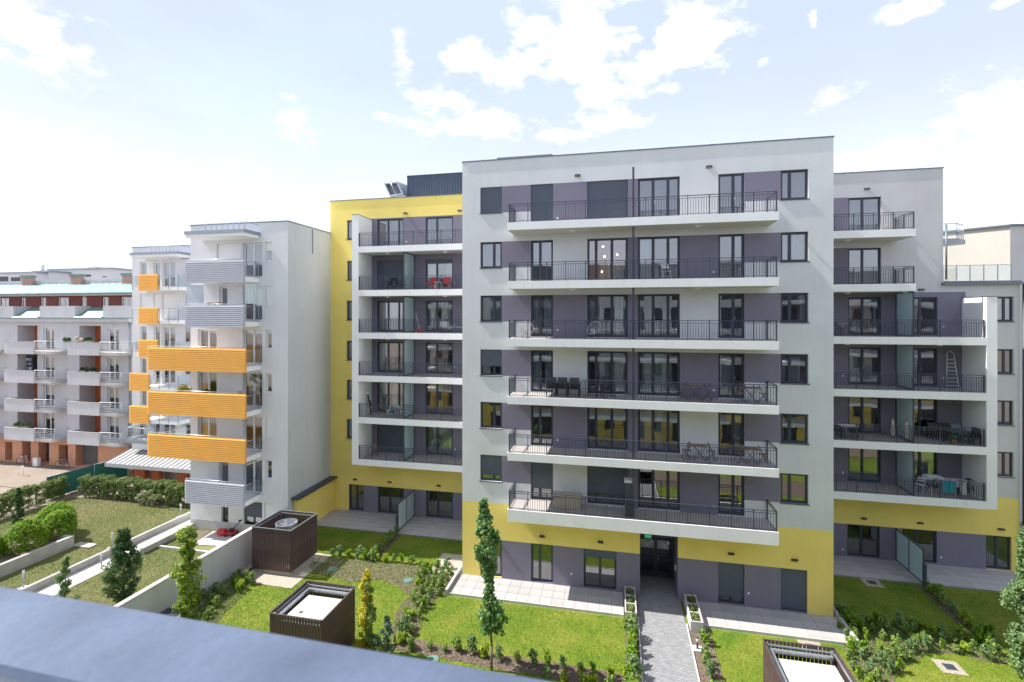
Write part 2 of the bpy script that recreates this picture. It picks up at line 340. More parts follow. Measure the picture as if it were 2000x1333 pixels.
# ---------------------------------------------------------------- architecture helpers
def facade(name, parent, Y, x0, x1, z0, z1, base, paints, holes, rev=.16, cut=()):
    """flat wall with real openings; paints = (x0,x1,z0,z1,mat key), later ones on top; reveals follow each opening"""
    keys = [base] + [p[4] for p in paints]; keys = list(dict.fromkeys(keys)); b = MB()
    xs = sorted({round(v, 4) for v in [x0, x1] + [q for p in list(paints) + list(holes) for q in (p[0], p[1])] if x0 - 1e-6 <= v <= x1 + 1e-6})
    zs = sorted({round(v, 4) for v in [z0, z1] + [q for p in list(paints) + list(holes) for q in (p[2], p[3])] if z0 - 1e-6 <= v <= z1 + 1e-6})
    def key(cx, cz):
        k = base
        for p in paints:
            if p[0] < cx < p[1] and p[2] < cz < p[3]: k = p[4]
        return keys.index(k)
    for i in range(len(xs) - 1):
        for j in range(len(zs) - 1):
            cx, cz = (xs[i] + xs[i+1]) / 2, (zs[j] + zs[j+1]) / 2
            if any(h[0] < cx < h[1] and h[2] < cz < h[3] for h in holes): continue
            b.quad((xs[i], Y, zs[j]), (xs[i+1], Y, zs[j]), (xs[i+1], Y, zs[j+1]), (xs[i], Y, zs[j+1]), key(cx, cz))
    for h in holes:
        a, c, d, e = h[:4]; k = key(a - .02, (d + e) / 2); y2 = Y + (h[4] if len(h) > 4 else rev)
        b.quad((a, Y, d), (a, y2, d), (a, y2, e), (a, Y, e), k)
        b.quad((c, Y, e), (c, y2, e), (c, y2, d), (c, Y, d), key(c + .02, (d + e) / 2))
        b.quad((a, Y, e), (a, y2, e), (c, y2, e), (c, Y, e), k); b.quad((a, Y, d), (c, Y, d), (c, y2, d), (a, y2, d), k)
    return b.build(name, [M[k] for k in keys], parent)

def window(parent, x0, x1, z0, z1, Y, divs=(1,), blind=0, curt=None, sill=False, room='room', frame='anth', rev=.12, name='window', handle=True, bulbs=False, shut='shutter', tilt=None):
    fw = .065; b = MB(); y0, y1 = Y + rev, Y + rev + .07
    e = .002
    b.box(x0+e, x1-e, y0, y1, z1 - fw, z1-e).box(x0+e, x1-e, y0, y1, z0+e, z0 + fw).box(x0+e, x0 + fw, y0+.001, y1-.001, z0+fw, z1-fw).box(x1 - fw, x1-e, y0+.001, y1-.001, z0+fw, z1-fw)
    t = sum(divs); acc = x0 + fw; W = (x1 - x0 - 2 * fw); spans = []
    for i, d in enumerate(divs):
        a = acc; acc += W * d / t
        spans.append((a + (.03 if i else 0), acc - (.03 if i < len(divs) - 1 else 0)))
        if i < len(divs) - 1: b.box(acc - .05, acc + .05, y0 - .004, y1 - .003, z0 + fw, z1 - fw)
    w = b.build(name, M[frame], parent)
    for (a, c) in spans:
        p = MB(); s = .045
        p.box(a, c, y0 + .012, y0 + .045, z0 + fw, z0 + fw + s, 1).box(a, c, y0 + .012, y0 + .045, z1 - fw - s, z1 - fw, 1)
        p.box(a, a + s, y0 + .013, y0 + .044, z0 + fw + s, z1 - fw - s, 1).box(c - s, c, y0 + .013, y0 + .044, z0 + fw + s, z1 - fw - s, 1)
        p.quad((a + s, y0 + .03, z0 + fw + s), (c - s, y0 + .03, z0 + fw + s), (c - s, y0 + .03, z1 - fw - s), (a + s, y0 + .03, z1 - fw - s), 0)
        p.build('pane', [M['glass'], M[frame]], w)
    if sill: MB().box(x0 - .05, x1 + .05, Y - .05, Y + rev - .002, z0 - .035, z0 - .003).build('sill', M[frame], w)
    if handle and name == 'balcony_door' and blind < .6:
        hx = spans[min(1, len(spans) - 1)][0] + .02
        MB().box(hx, hx + .025, y0 - .035, y0 - .006, z0 + .95, z0 + 1.1).build('handle', M['galv'], w)
    if blind > 0:
        s = MB(); zb = z1 - (z1 - z0) * min(blind, .985); n = max(1, int((z1 - zb) / .075)); dz = (z1 - .01 - zb) / n
        for i in range(n):
            za = zb + i * dz; s.quad((x0 + .02, y0 - .045, za), (x1 - .02, y0 - .045, za), (x1 - .02, y0 - .052, za + dz * .8), (x0 + .02, y0 - .052, za + dz * .8))
            s.quad((x0 + .02, y0 - .052, za + dz * .8), (x1 - .02, y0 - .052, za + dz * .8), (x1 - .02, y0 - .045, za + dz), (x0 + .02, y0 - .045, za + dz))
        s.box(x0 + .02, x1 - .02, y0 - .06, y0 - .03, zb - .03, zb - .001)
        s.build('roller_shutter', M[shut], w)
    if curt and blind < .97:
        for (f0, f1) in curt:
            c = MB(); a = x0 + (x1 - x0) * f0; e2 = x0 + (x1 - x0) * f1; n = max(4, int((e2 - a) / .045)); ph = random.random() * 9
            yy = [Y + rev + .26 + .035 * math.sin(i * 1.35 + ph + .8 * math.sin(i * .37 + ph)) for i in range(n + 1)]; xx = [a + (e2 - a) * i / n for i in range(n + 1)]
            for i in range(n): c.quad((xx[i], yy[i], z0 + .08), (xx[i+1], yy[i+1], z0 + .08), (xx[i+1], yy[i+1], z1 - .1), (xx[i], yy[i], z1 - .1), 0, True)
            c.build('curtain', M['curt'], w)
    # the room behind the glass
    r = MB(); a, c = x0 - .35, x1 + .35; d0, d1 = z0 - .05 if z1 - z0 > 1.9 else z0 - .8, z1 + .15; ya, yb = y1 + .005, Y + 3.2
    r.quad((a, yb, d0), (c, yb, d0), (c, yb, d1), (a, yb, d1)).quad((a, ya, d0), (a, yb, d0), (a, yb, d1), (a, ya, d1)).quad((c, yb, d0), (c, ya, d0), (c, ya, d1), (c, yb, d1))
    r.quad((a, ya, d1), (c, ya, d1), (c, yb, d1), (a, yb, d1)).quad((a, ya, d0), (c, ya, d0), (c, yb, d0), (a, yb, d0))
    if blind < .6:      # a piece of furniture to see through the glass
        fx = random.uniform(x0, x1 - .3); fh = random.uniform(.7, 1.5) if z1 - z0 > 1.9 else .4
        r.box(fx, fx + random.uniform(.5, .9), yb - .7, yb - .02, d0 + .01, z0 + fh, 1)
    r.build('room', [M[room], M['roomd']], w)
    if bulbs:
        for (fx, fz, fy) in ((.38, .86, 1.0), (.42, .64, 1.4), (.74, .7, 1.8), (.33, .3, 2.3)):
            q = MB(); cx, cy, cz = x0 + (x1 - x0) * fx, Y + fy, z0 + (z1 - z0) * fz
            for i in range(3): q.tube((cx, cy, cz - .04 + i * .03), (cx, cy, cz - .01 + i * .03), (.02, .04, .035)[i], 8, 0, (.04, .035, .015)[i])
            q.build('lit_bulb', M['bulb'], w)
    return w

def railing(parent, pts, z, h=.95, post_step=1.0, bal=.118, ends=True):
    """steel balcony railing along a polyline: rails, posts as parts, thin balusters together"""
    b = MB()
    for (p, q) in zip(pts, pts[1:]):
        P, Q = Vector((*p, 0)), Vector((*q, 0)); d = (Q - P).normalized(); n = Vector((-d.y, d.x, 0)); L_ = (Q - P).length; c = (P + Q) / 2
        for (zz, hh, ww) in ((z + h, .016, .024), (z + h - .11, .011, .012), (z + .07, .011, .014)):
            b.obox((c.x, c.y, zz), d * (L_ / 2 + (.024 if zz > z + h - .05 else -.01)), n * ww, Vector((0, 0, hh)))
    r = b.build('railing', M['rail'], parent)
    bb = MB(); used = []
    for (p, q) in zip(pts, pts[1:]):
        P, Q = Vector((*p, 0)), Vector((*q, 0)); L_ = (Q - P).length; k = max(1, round(L_ / post_step))
        for i in range(k + 1):
            c = P.lerp(Q, i / k); key = (round(c.x, 2), round(c.y, 2))
            if key in used: continue
            used.append(key); w = .024 if i % 2 == 0 else .018
            if i in (0, k): w = .03
            MB().box(c.x - w, c.x + w, c.y - w, c.y + w, z - .09, z + h - .017).build('post', M['rail'], r)
            if i < k:
                m = max(2, round(L_ / k / bal))
                for j in range(1, m):
                    e = P.lerp(Q, (i + j / m) / k); bb.box(e.x - .009, e.x + .009, e.y - .009, e.y + .009, z + .08, z + h - .12, 0, 'tb')
    bb.build('balusters', M['rail'], r, kind='stuff')
    return r

def slab(parent, x0, x1, y0, y1, zt, th, name='balcony_slab', floor='floor'):
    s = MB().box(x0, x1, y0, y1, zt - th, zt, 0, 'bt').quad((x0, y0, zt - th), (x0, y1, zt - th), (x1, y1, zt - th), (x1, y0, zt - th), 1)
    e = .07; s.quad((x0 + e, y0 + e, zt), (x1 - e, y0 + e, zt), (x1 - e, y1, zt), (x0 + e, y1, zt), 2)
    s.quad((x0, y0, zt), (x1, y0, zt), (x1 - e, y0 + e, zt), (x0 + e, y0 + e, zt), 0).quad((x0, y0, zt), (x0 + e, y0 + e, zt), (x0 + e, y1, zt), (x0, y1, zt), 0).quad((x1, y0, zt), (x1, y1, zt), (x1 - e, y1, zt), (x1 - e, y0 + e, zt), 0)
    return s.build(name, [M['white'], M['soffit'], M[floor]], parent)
def coping(parent, x0, x1, y0, y1, z, w=.35, name='coping'):
    b = MB(); b.box(x0 - .03, x1 + .03, y0 - .04, y0 + w, z, z + .05).box(x0 - .03, x0 + w, y0 + w, y1, z + .001, z + .049).box(x1 - w, x1 + .03, y0 + w, y1, z + .001, z + .049)
    x = x0 + 1.2
    while x < x1: b.box(x - .03, x + .03, y0 - .046, y0 + w, z + .05, z + .062); x += 2.0
    return b.build(name, M['cap'], parent)
def wall_lamp(parent, x, Y, z):
    b = MB(); b.box(x - .15, x + .15, Y - .02, Y - .001, z - .06, z + .06); b.box(x - .13, x + .13, Y - .13, Y - .02, z - .01, z + .055); b.box(x - .11, x + .11, Y - .10, Y - .021, z - .045, z - .011, 1)
    return b.build('wall_lamp', [M['anth'], M['beige']], parent)
def ceil_lamp(parent, x, y, z):
    b = MB(); b.tube((x, y, z - .03), (x, y, z - .001), .17, 16, 0).tube((x, y, z - .085), (x, y, z - .03), .11, 16, 0, .16)
    return b.build('ceiling_lamp', M['lamp'], parent)
def socket(parent, x, Y, z):
    return MB().box(x - .045, x + .045, Y - .03, Y - .001, z - .045, z + .045).tube((x, Y - .035, z), (x, Y - .03, z), .03, 8).build('wall_socket', M['pwhite'], parent)
# ================================================================ THE YELLOW AND GREY BUILDING
YM, YMB = 26.4, 24.85          # centre block: wall and balcony front
YW, YWB = 33.3, 31.35          # wings: wall and balcony front
FL = [4.84, 1.79, -1.19, -4.19, -7.12, -10.06]     # balcony floors, top storey first
TOP, GRD = 8.62, -14.55
B = empty('apartment_building', (1.0, 33.0, GZ), 'long seven-storey grey, mauve and yellow apartment block with white balconies', 'building')
xm0, xm1 = X(903, YM), X(1628, YM)
# --- centre block
def mx(px): return X(px, YM)
cols = dict(wl=(938, 980), d1=(1037, 1080), d2=(1147, 1226), d3=(1246, 1328), d4=(1403, 1454), wr=(1525, 1579))
paints, holes, wins = [], [], []
paints.append((xm0 - .01, xm1 + .01, GRD - .2, -10.4, 'yellow'))
for i, z in enumerate(FL):
    t = z + 2.31; s = z + .86; odd = i % 2
    for (a, b_, lo) in ((980, 1037, s), (1454, 1525, s), (1226, 1246, z), (1328, 1403, z) if odd else (1080, 1147, z)):
        paints.append((mx(a), mx(b_), lo - (.3 if lo == z else 0), t, 'purple'))
    for k, (a, b_) in cols.items():
        holes.append((mx(a), mx(b_), s if k[0] == 'w' else z + .05, t))
# ground storey
gt = -12.42
paints += [(mx(938), mx(1250), GRD - .2, gt, 'purple'), (mx(1324), mx(1577), GRD - .2, gt, 'purple')]
g0 = GRD + .06
gh = [(938, 980), (1037, 1080), (1140, 1204), (1403, 1454), (1525, 1577)]
for a, b_ in gh: holes.append((mx(a), mx(b_), g0, gt - .004))
holes.append((mx(1250), mx(1324), GRD - .2, -11.35, 2.15))
facade('facade_wall', B, YM, xm0, xm1, GRD - .2, TOP, 'grey', paints, holes)
MB().box(xm0, xm1, YM, 44, GRD - .2, TOP - .3, 0, 'f').build('block_wall', M['grey'], B)
MB().box(xm0 + .002, xm1 - .002, YM + .002, YM + .3, TOP - .3, TOP, 0, 'bf').box(xm0+.002, xm0 + .3, YM + .3, 44, TOP - .3, TOP).box(xm1 - .3, xm1-.002, YM + .3, 44, TOP - .3, TOP).build('parapet', M['grey'], B)
coping(B, xm0, xm1, YM, 44, TOP)
cf = {(0,'wl'):dict(blind=.98),(0,'d1'):dict(blind=.98),(0,'d2'):dict(blind=.98),(0,'d3'):dict(),(0,'d4'):dict(),(0,'wr'):dict(),
 (1,'d2'):dict(room='roomw',bulbs=True),(1,'d3'):dict(curt=[(.0,.36)]),(1,'d4'):dict(),(1,'wr'):dict(curt=[(.0,1)]),(1,'d1'):dict(),
 (2,'wl'):dict(curt=[(.04,.96)]),(2,'d1'):dict(curt=[(.55,.97),(.05,.3)]),(2,'d2'):dict(curt=[(.02,.2),(.66,.97)]),(2,'d3'):dict(curt=[(0.02,.12)]),(2,'wr'):dict(curt=[(.8,1)]),
 (3,'wl'):dict(blind=.62),(3,'d1'):dict(curt=[(.05,.38),(.6,.95)]),(3,'d2'):dict(curt=[(.28,.55),(.6,.97)]),(3,'d3'):dict(curt=[(.1,.33),(.4,.75)]),(3,'d4'):dict(curt=[(.08,.56)]),(3,'wr'):dict(curt=[(.02,.3),(.36,.8)]),
 (4,'d3'):dict(curt=[(.02,.4),(.45,.6)]),(4,'d4'):dict(curt=[(.62,.97)]),(4,'wr'):dict(curt=[(.0,.2)]),(4,'d1'):dict(),
 (5,'wl'):dict(blind=.76),(5,'d1'):dict(blind=.72),(5,'d2'):dict(blind=.74),(5,'d3'):dict(),(5,'d4'):dict(),(5,'wr'):dict()}
dv_ = dict(wl=(.64, .36), d1=(.4, .6), d2=(.2, .42, .38), d3=(.36, .38, .26), d4=(.6, .4), wr=(.33, .67))
for i, z in enumerate(FL):
    for k, (a, b_) in cols.items():
        c = cf.get((i, k), {}); w_ = k[0] == 'w'
        window(B, mx(a), mx(b_), z + (.86 if w_ else .05), z + 2.31, YM, dv_[k], name='window' if w_ else 'balcony_door', sill=w_, **c)
for (a, b_), dd, bl in zip(gh, ((.55, .45), (.38, .62), (.5, .5), (.5, .5), (.5, .5)), (0, 0, .2, .83, .95)):
    window(B, mx(a), mx(b_), g0, gt - .004, YM, dd, blind=bl, name='terrace_door')
# entrance recess with the double door, its sign
xe0, xe1 = mx(1250), mx(1324); ye = YM + 2.15
MB().quad((xe0, ye, GRD - .2), (xe1, ye, GRD - .2), (xe1, ye, -11.35), (xe0, ye, -11.35), 0).build('entrance_back_wall', M['purple'], B)
ed = MB(); dz1 = -12.45; ea, eb = xe0 + .04, xe1 - .04
ed.box(ea, eb, ye - .08, ye - .002, dz1 - .09, dz1).box(ea, ea + .09, ye - .08, ye - .002, GRD, dz1 - .09).box(eb - .09, eb, ye - .08, ye - .002, GRD, dz1 - .09); em = (ea + eb) / 2
ed.box(em - .09, em + .09, ye - .085, ye - .003, GRD, dz1 - .09).box(ea+.09, em-.09, ye - .07, ye - .003, GRD, GRD + .25).box(em+.09, eb-.09, ye - .07, ye - .003, GRD, GRD + .25)
ed.box(ea+.09, em-.09, ye - .06, ye - .003, GRD + .95, GRD + 1.05).box(em+.09, eb-.09, ye - .06, ye - .003, GRD + .95, GRD + 1.05)
ed = ed.build('entrance_door', M['anth'], B)
for (a, c) in ((ea + .09, em - .09), (em + .09, eb - .09)):
    MB().quad((a, ye - .02, GRD + .25), (c, ye - .02, GRD + .25), (c, ye - .02, dz1 - .09), (a, ye - .02, dz1 - .09)).quad((a, ye - .006, GRD + .25), (c, ye - .006, GRD + .25), (c, ye - .006, dz1 - .09), (a, ye - .006, dz1 - .09), 1).build('pane', [M['glassd'], M['anth']], ed)
    MB().box(a + .22, a + .52, ye - .026, ye - .021, dz1 - .5, dz1 - .27).build('paper_notice', M['pwhite'], ed)
MB().tube((em + .13, ye - .13, GRD + .9), (em + .13, ye - .13, GRD + 1.25), .015).build('handle', M['galv'], ed)
xs, zs = xe0 + .42, -11.52; sg = MB().box(xs - .17, xs + .17, YM + .32, YM + .36, zs - .17, zs).build('exit_sign', M['egreen'], B)
pi = MB(); y_ = YM + .315      # running figure, doorway and arrow in white
pi.tube((xs - .03, y_, zs - .03), (xs - .03, y_ + .003, zs - .03), .014, 8)
for (a, c) in (((-.03,-.045),(-.05,-.095)),((-.05,-.095),(-.02,-.12)),((-.02,-.12),(-.03,-.15)),((-.05,-.095),(-.085,-.125)),((-.035,-.06),(.0,-.08)),((-.035,-.06),(-.07,-.075))):
    pi.tube((xs + a[0], y_, zs + a[1]), (xs + c[0], y_, zs + c[1]), .009, 5)
pi.box(xs + .04, xs + .055, y_, y_ + .004, zs - .15, zs - .02).box(xs + .055, xs + .12, y_, y_ + .004, zs - .035, zs - .02).box(xs + .105, xs + .12, y_, y_ + .004, zs - .15, zs - .035).box(xs - .14, xs - .09, y_, y_ + .004, zs - .09, zs - .075)
pi.poly([(xs - .155, y_, zs - .0825), (xs - .125, y_, zs - .06), (xs - .125, y_, zs - .105)]).build('pictogram', M['lamp'], sg)
MB().box(xe1 - .06, xe1 - .003, YM + .8, YM + .95, GRD + 1.05, GRD + 1.35).build('door_intercom', M['pwhite'], B)
# balconies
bx0, bx1 = X(991, YMB), X(1521.5, YMB)
for i, z in enumerate(FL):
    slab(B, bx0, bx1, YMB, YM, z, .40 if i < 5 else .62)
    railing(B, [(bx0 + .09, YM - .05), (bx0 + .09, YMB + .07), (bx1 - .09, YMB + .07), (bx1 - .09, YM - .05)], z, post_step=.98)
    MB().box(X(1237, 25.15) - .05, X(1237, 25.15) + .05, 25.10, 25.2, z, z + (2.55 if i == 0 else (FL[i-1] - .401 - z))).build('divider_post', M['rail'], B)
    if i < 5:
        for px in (1118, 1362): ceil_lamp(B, X(px, 25.5), 25.5, z - .40)
    for (px, dz) in ((1089, .42), (1394, .42)): socket(B, mx(px), YM, z + dz)
wall_lamp(B, mx(1128), YM, Z(1128, 344, YM)); wall_lamp(B, mx(1385), YM, Z(1385, 327, YM))
for px, py in ((959, 1039), (1059, 1048), (1173, 1059), (1428, 1082), (1552, 1094)): wall_lamp(B, mx(px), YM, Z(px, py, YM))
for px, py in ((1116, 1121), (1462, 1159)): socket(B, mx(px), YM, Z(px, py, YM))

# --- left wing
def lx(px): return X(px, YW)
xl0 = lx(645); xl1 = xm0
paints, holes = [], []
LD = [(736.5, 787.5), (831, 884.5)]
for i, z in enumerate(FL):
    paints.append((lx(722), xl1 + .01, z - .3, z + (2.34 if i == 0 else 2.7), 'purple'))
    holes.append((lx(677), lx(677) + 1.0, z + .86, z + 2.31))
    for a, b_ in LD: holes.append((lx(a), lx(b_), z + .05, z + 2.26))
GW = GZ + .05; gtw = -12.6
paints.append((lx(681.5), xl1 + .01, GRD - .2, gtw, 'purple'))
for a, b_ in ((682, 710), (738, 788.5), (832, 884.5)): holes.append((lx(a), lx(b_), GW + .03, gtw - .004))
facade('wing_wall', B, YW, xl0, xl1, GRD - .2, TOP, 'yellow', paints, holes)
MB().box(xl0, xl1, YW, 44, GRD - .2, TOP, 0, 'fr').build('wing_block_wall', M['greyR'], B)
coping(B, xl0, xl1, YW, 44, TOP)
lc = {(0,0):dict(),(0,1):dict(),(1,0):dict(blind=.98),(1,1):dict(blind=.12,curt=[(.0,.33),(.72,.97)]),(2,0):dict(curt=[(.12,.35),(.45,.97)]),(2,1):dict(curt=[(.05,.36),(.5,.9)]),
 (3,0):dict(curt=[(.03,.33)]),(3,1):dict(room='roomw'),(4,0):dict(curt=[(.05,.36),(.48,.8)]),(4,1):dict(curt=[(.4,.55)]),(5,0):dict(blind=.97),(5,1):dict(curt=[(.05,.34),(.45,.97)])}
for i, z in enumerate(FL):
    window(B, lx(677), lx(677) + 1.0, z + .86, z + 2.31, YW, (1,), sill=True, curt=[(.3, 1)] if i in (0, 3) else None, rev=.12)
    for j, (a, b_) in enumerate(LD): window(B, lx(a), lx(b_), z + .05, z + 2.26, YW, ((.4, .44, .16), (.4, .6))[j], name='balcony_door', **lc[(i, j)])
for (a, b_), dd in zip(((682, 710), (738, 788.5), (832, 884.5)), ((.5, .5), (.45, .55), (.42, .58))):
    window(B, lx(a), lx(b_), GW + .03, gtw - .004, YW, dd, name='terrace_door')
cx0, cx1 = X(687.3, YWB), X(699.8, YWB)
MB().box(cx0, cx1, YWB, YW - .002, -10.46, 7.08).box(cx0 - .02, cx1 + .02, YWB - .02, YW - .002, 7.081, 7.12, 1).build('balcony_side_wall', [M['white'], M['cap']], B)
XP = -14.45
for i, z in enumerate(FL):
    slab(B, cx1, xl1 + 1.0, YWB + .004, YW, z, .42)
    railing(B, [(cx1 + .06, YWB + .07), (xl1 + .9, YWB + .07)], z, post_step=1.0)
    if i > 0:
        p = MB().box(XP - .03, XP + .03, YWB + .16, YWB + .22, z, FL[i-1] - .425).box(XP - .03, XP + .03, YW - .08, YW - .005, z, FL[i-1] - .425).box(XP - .028, XP + .028, YWB + .22, YW - .08, z + .02, z + .08).box(XP - .028, XP + .028, YWB + .22, YW - .08, FL[i-1] - .5, FL[i-1] - .43).build('privacy_screen', M['rail'], B)
        MB().box(XP - .008, XP + .008, YWB + .22, YW - .08, z + .08, FL[i-1] - .5).build('frosted_pane', M['frost'], p)
    if i < 5:
        for px in (757, 869): ceil_lamp(B, X(px, 32), 32, z - .42)
    socket(B, lx(794 if i == 0 else 889), YW, z + .55)
for px, py in ((792, 417.5), (898, 412.5), (694, 937), (761, 942), (857, 949)): wall_lamp(B, lx(px), YW, Z(px, py, YW))
# roof plant on the left wing: profiled-sheet enclosure and the duct hood
yb = 35.3; hx0 = X(795, yb); zb0, zb1 = TOP - .1, Z(795, 345, yb)
b = MB(); x = hx0
while x < xm0 + 2:
    b.quad((x, yb, zb0), (x + .09, yb, zb0), (x + .09, yb, zb1), (x, yb, zb1)).quad((x + .09, yb, zb0), (x + .115, yb + .04, zb0), (x + .115, yb + .04, zb1), (x + .09, yb, zb1))
    b.quad((x + .115, yb + .04, zb0), (x + .185, yb + .04, zb0), (x + .185, yb + .04, zb1), (x + .115, yb + .04, zb1)).quad((x + .185, yb + .04, zb0), (x + .21, yb, zb0), (x + .21, yb, zb1), (x + .185, yb + .04, zb1)); x += .21
b.box(hx0, xm0 + 2, yb + .05, yb + 3, zb0, zb1 - .01).box(hx0 - .02, xm0 + 2, yb - .03, yb + 3, zb1, zb1 + .05); b.build('roof_plant_enclosure', M['corr'], B)
yd = 34.6; q = lambda px, py: (X(px, yd), yd, Z(px, py, yd))
a_, b2, c_, d_ = q(749, 358), q(776, 355), q(788, 380), q(761, 384); dx = X(788, yd + 1.4)
hd = MB()
f0 = [a_, b2, c_, d_]; k0 = [(v[0] + .15, yd + 1.5, v[2] + .1) for v in f0]
hd.quad(f0[0], f0[1], k0[1], k0[0]).quad(f0[1], f0[2], k0[2], k0[1]).quad(f0[2], f0[3], k0[3], k0[2]).quad(f0[3], f0[0], k0[0], k0[3]).quad(*k0)
fi = [Vector(f0[0]).lerp(Vector(f0[2]), .1), Vector(f0[1]).lerp(Vector(f0[3]), .1), Vector(f0[2]).lerp(Vector(f0[0]), .1), Vector(f0[3]).lerp(Vector(f0[1]), .1)]
for i in range(4): hd.quad(f0[i], f0[(i+1) % 4], fi[(i+1) % 4], fi[i])
hd.tube(Vector(f0[0]).lerp(Vector(f0[1]), .5), Vector(f0[3]).lerp(Vector(f0[2]), .5), .03, 6)
hd.box(c_[0] - .5, c_[0] - .1, yd + .3, yd + .8, TOP - .1, c_[2] + .02).box(d_[0] - .02, c_[0] + .1, yd + .1, yd + 1.4, TOP + .05, d_[2] + .05)
hd = hd.build('duct_hood', M['galv'], B)
gr = MB()
for i in range(9):
    t = (i + .5) / 9; l_, r_ = Vector(fi[0]).lerp(Vector(fi[3]), t), Vector(fi[1]).lerp(Vector(fi[2]), t); gr.tube(l_ + Vector((0, .05, 0)), r_ + Vector((0, .05, 0)), .012, 4)
gr.quad(*[(v[0], yd + .3, v[2]) for v in fi], 1)
gr.build('duct_grille', [M['zinc'], M['cap']], hd)
yr = 31; MB().box(X(972, yr), X(1078, yr), yr, yr + 2.5, TOP - .3, Z(1078, 304, yr)).box(X(971, yr), X(1079, yr), yr - .05, yr + 2.5, Z(1078, 304, yr) + .001, Z(1078, 302.5, yr) + .03, 1).build('roof_stair_head', [M['greyR'], M['cap']], B)

# --- right wing
xr0 = xm1; xr1 = lx(1842); xr2 = lx(1992)
paints, holes = [], []
D1, D2 = (1657, 1721), (1784, 1831)
for i, z in enumerate(FL):
    if i < 2: paints.append((xr0 - .01, lx(1657), z - .3, z + 2.31, 'purple'))
    else: paints.append((xr0 - .01, lx(1886), z - .3, z + (2.57 if i == 2 else 2.5), 'purple'))
    holes.append((lx(D1[0]), lx(D1[1]), z + .05, z + 2.28))
    if i >= 2: holes.append((lx(D2[0]), lx(D2[1]), z + .05, z + 2.28)); holes.append((20.75, lx(1980), z + .86, z + 2.28))
paints[:0] = [(xr0 - .01, xr2 + .01, GRD - .2, -10.4, 'yellow'), (xr1, xr2 + .01, -10.4, 1.9, 'greyR')]
paints.append((xr0 - .01, lx(1926), GRD - .2, gtw, 'purple'))
RG = [(1655, 1719), (1762, 1830), (1926, 1976)]
for a, b_ in RG: holes.append((lx(a), lx(b_), GW + .03, gtw - .004))
holes_u = [h for h in holes if h[3] > 1.9]; holes_l = [h for h in holes if h[3] <= 1.9]
facade('wing_wall', B, YW, xr0, xr1, 1.9, TOP, 'greyR', paints, holes_u)
facade('wing_wall', B, YW, xr0, xr2, GRD - .2, 1.9, 'greyR', paints, holes_l)
MB().box(xr0, xr1, YW, 44, 1.9, TOP, 0, 'fl').build('wing_block_wall', M['greyR'], B)
MB().box(xr0, xr2, YW, 41, GRD - .2, 1.9, 0, 'fl').build('wing_block_wall', M['greyR'], B)
coping(B, xr0, xr1, YW, 44, TOP)
for i, z in enumerate(FL):
    rm = ('room', 'room', 'roomw', 'room', 'room', 'room')[i]
    window(B, lx(D1[0]), lx(D1[1]), z + .05, z + 2.28, YW, (.45, .55), name='balcony_door', room=rm, curt=[(.02,.14),(.85,.97)] if i == 2 else ([(.0,.4)] if i == 3 else None))
    if i >= 2:
        window(B, lx(D2[0]), lx(D2[1]), z + .05, z + 2.28, YW, (.3, .7), name='balcony_door', curt=[(.35, .9)] if i == 5 else None)
        window(B, 20.75, lx(1980), z + .86, z + 2.28, YW, (.7, .3), sill=True, curt=[(.3, .95)] if i != 3 else None)
for j, (a, b_) in enumerate(RG): window(B, lx(a), lx(b_), GW + .03, gtw - .004, YW, (.45, .55), name='terrace_door', room='roomw' if j == 0 else 'room')
XQ = 16.15; qx1 = X(1927, YWB); qx2 = X(1948, YWB)
MB().box(qx1, qx2, YWB, YW - .002, -10.46, 1.02).box(qx1 - .02, qx2 + .02, YWB - .02, YW - .002, 1.021, 1.06, 1).build('balcony_side_wall', [M['white'], M['cap']], B)
for i, z in enumerate(FL):
    e = X(1789, YWB) if i < 2 else qx1
    slab(B, xr0 - 1.2, e, YWB + .004, YW, z, .42)
    pts = [(xr0 - 1.0, YWB + .07), (e - .08, YWB + .07)]
    if i < 2: pts.append((e - .08, YW - .05))
    railing(B, pts, z, post_step=1.0)
    if i >= 2:
        zt_ = FL[i-1] - .425 if i > 2 else FL[i-1] - .43
        p = MB().box(XQ - .03, XQ + .03, YWB + .16, YWB + .22, z, zt_).box(XQ - .03, XQ + .03, YW - .08, YW - .005, z, zt_).box(XQ - .028, XQ + .028, YWB + .22, YW - .08, z + .02, z + .08).box(XQ - .028, XQ + .028, YWB + .22, YW - .08, zt_ - .07, zt_ - .002).build('privacy_screen', M['rail'], B)
        MB().box(XQ - .008, XQ + .008, YWB + .22, YW - .08, z + .08, zt_ - .07).build('frosted_pane', M['frost'], p)
    if i < 5:
        ceil_lamp(B, X(1655, 32), 32, z - .42)
        if i > 0: ceil_lamp(B, X(1835, 32) if i > 1 else X(1765, 32.2), 32, z - .42)
    socket(B, lx(1731) if i < 2 else lx(1646), YW, z + .55)
    if i >= 2: socket(B, lx(1842), YW, z + .55)
for px, py in ((1693, 370), (1799, 566.5), (1687, 1013), (1797, 1022), (1955, 1034)): wall_lamp(B, lx(px), YW, Z(px, py, YW))
for px, py in ((1646, 1073), (1838, 1089)): socket(B, lx(px), YW, Z(px, py, YW))
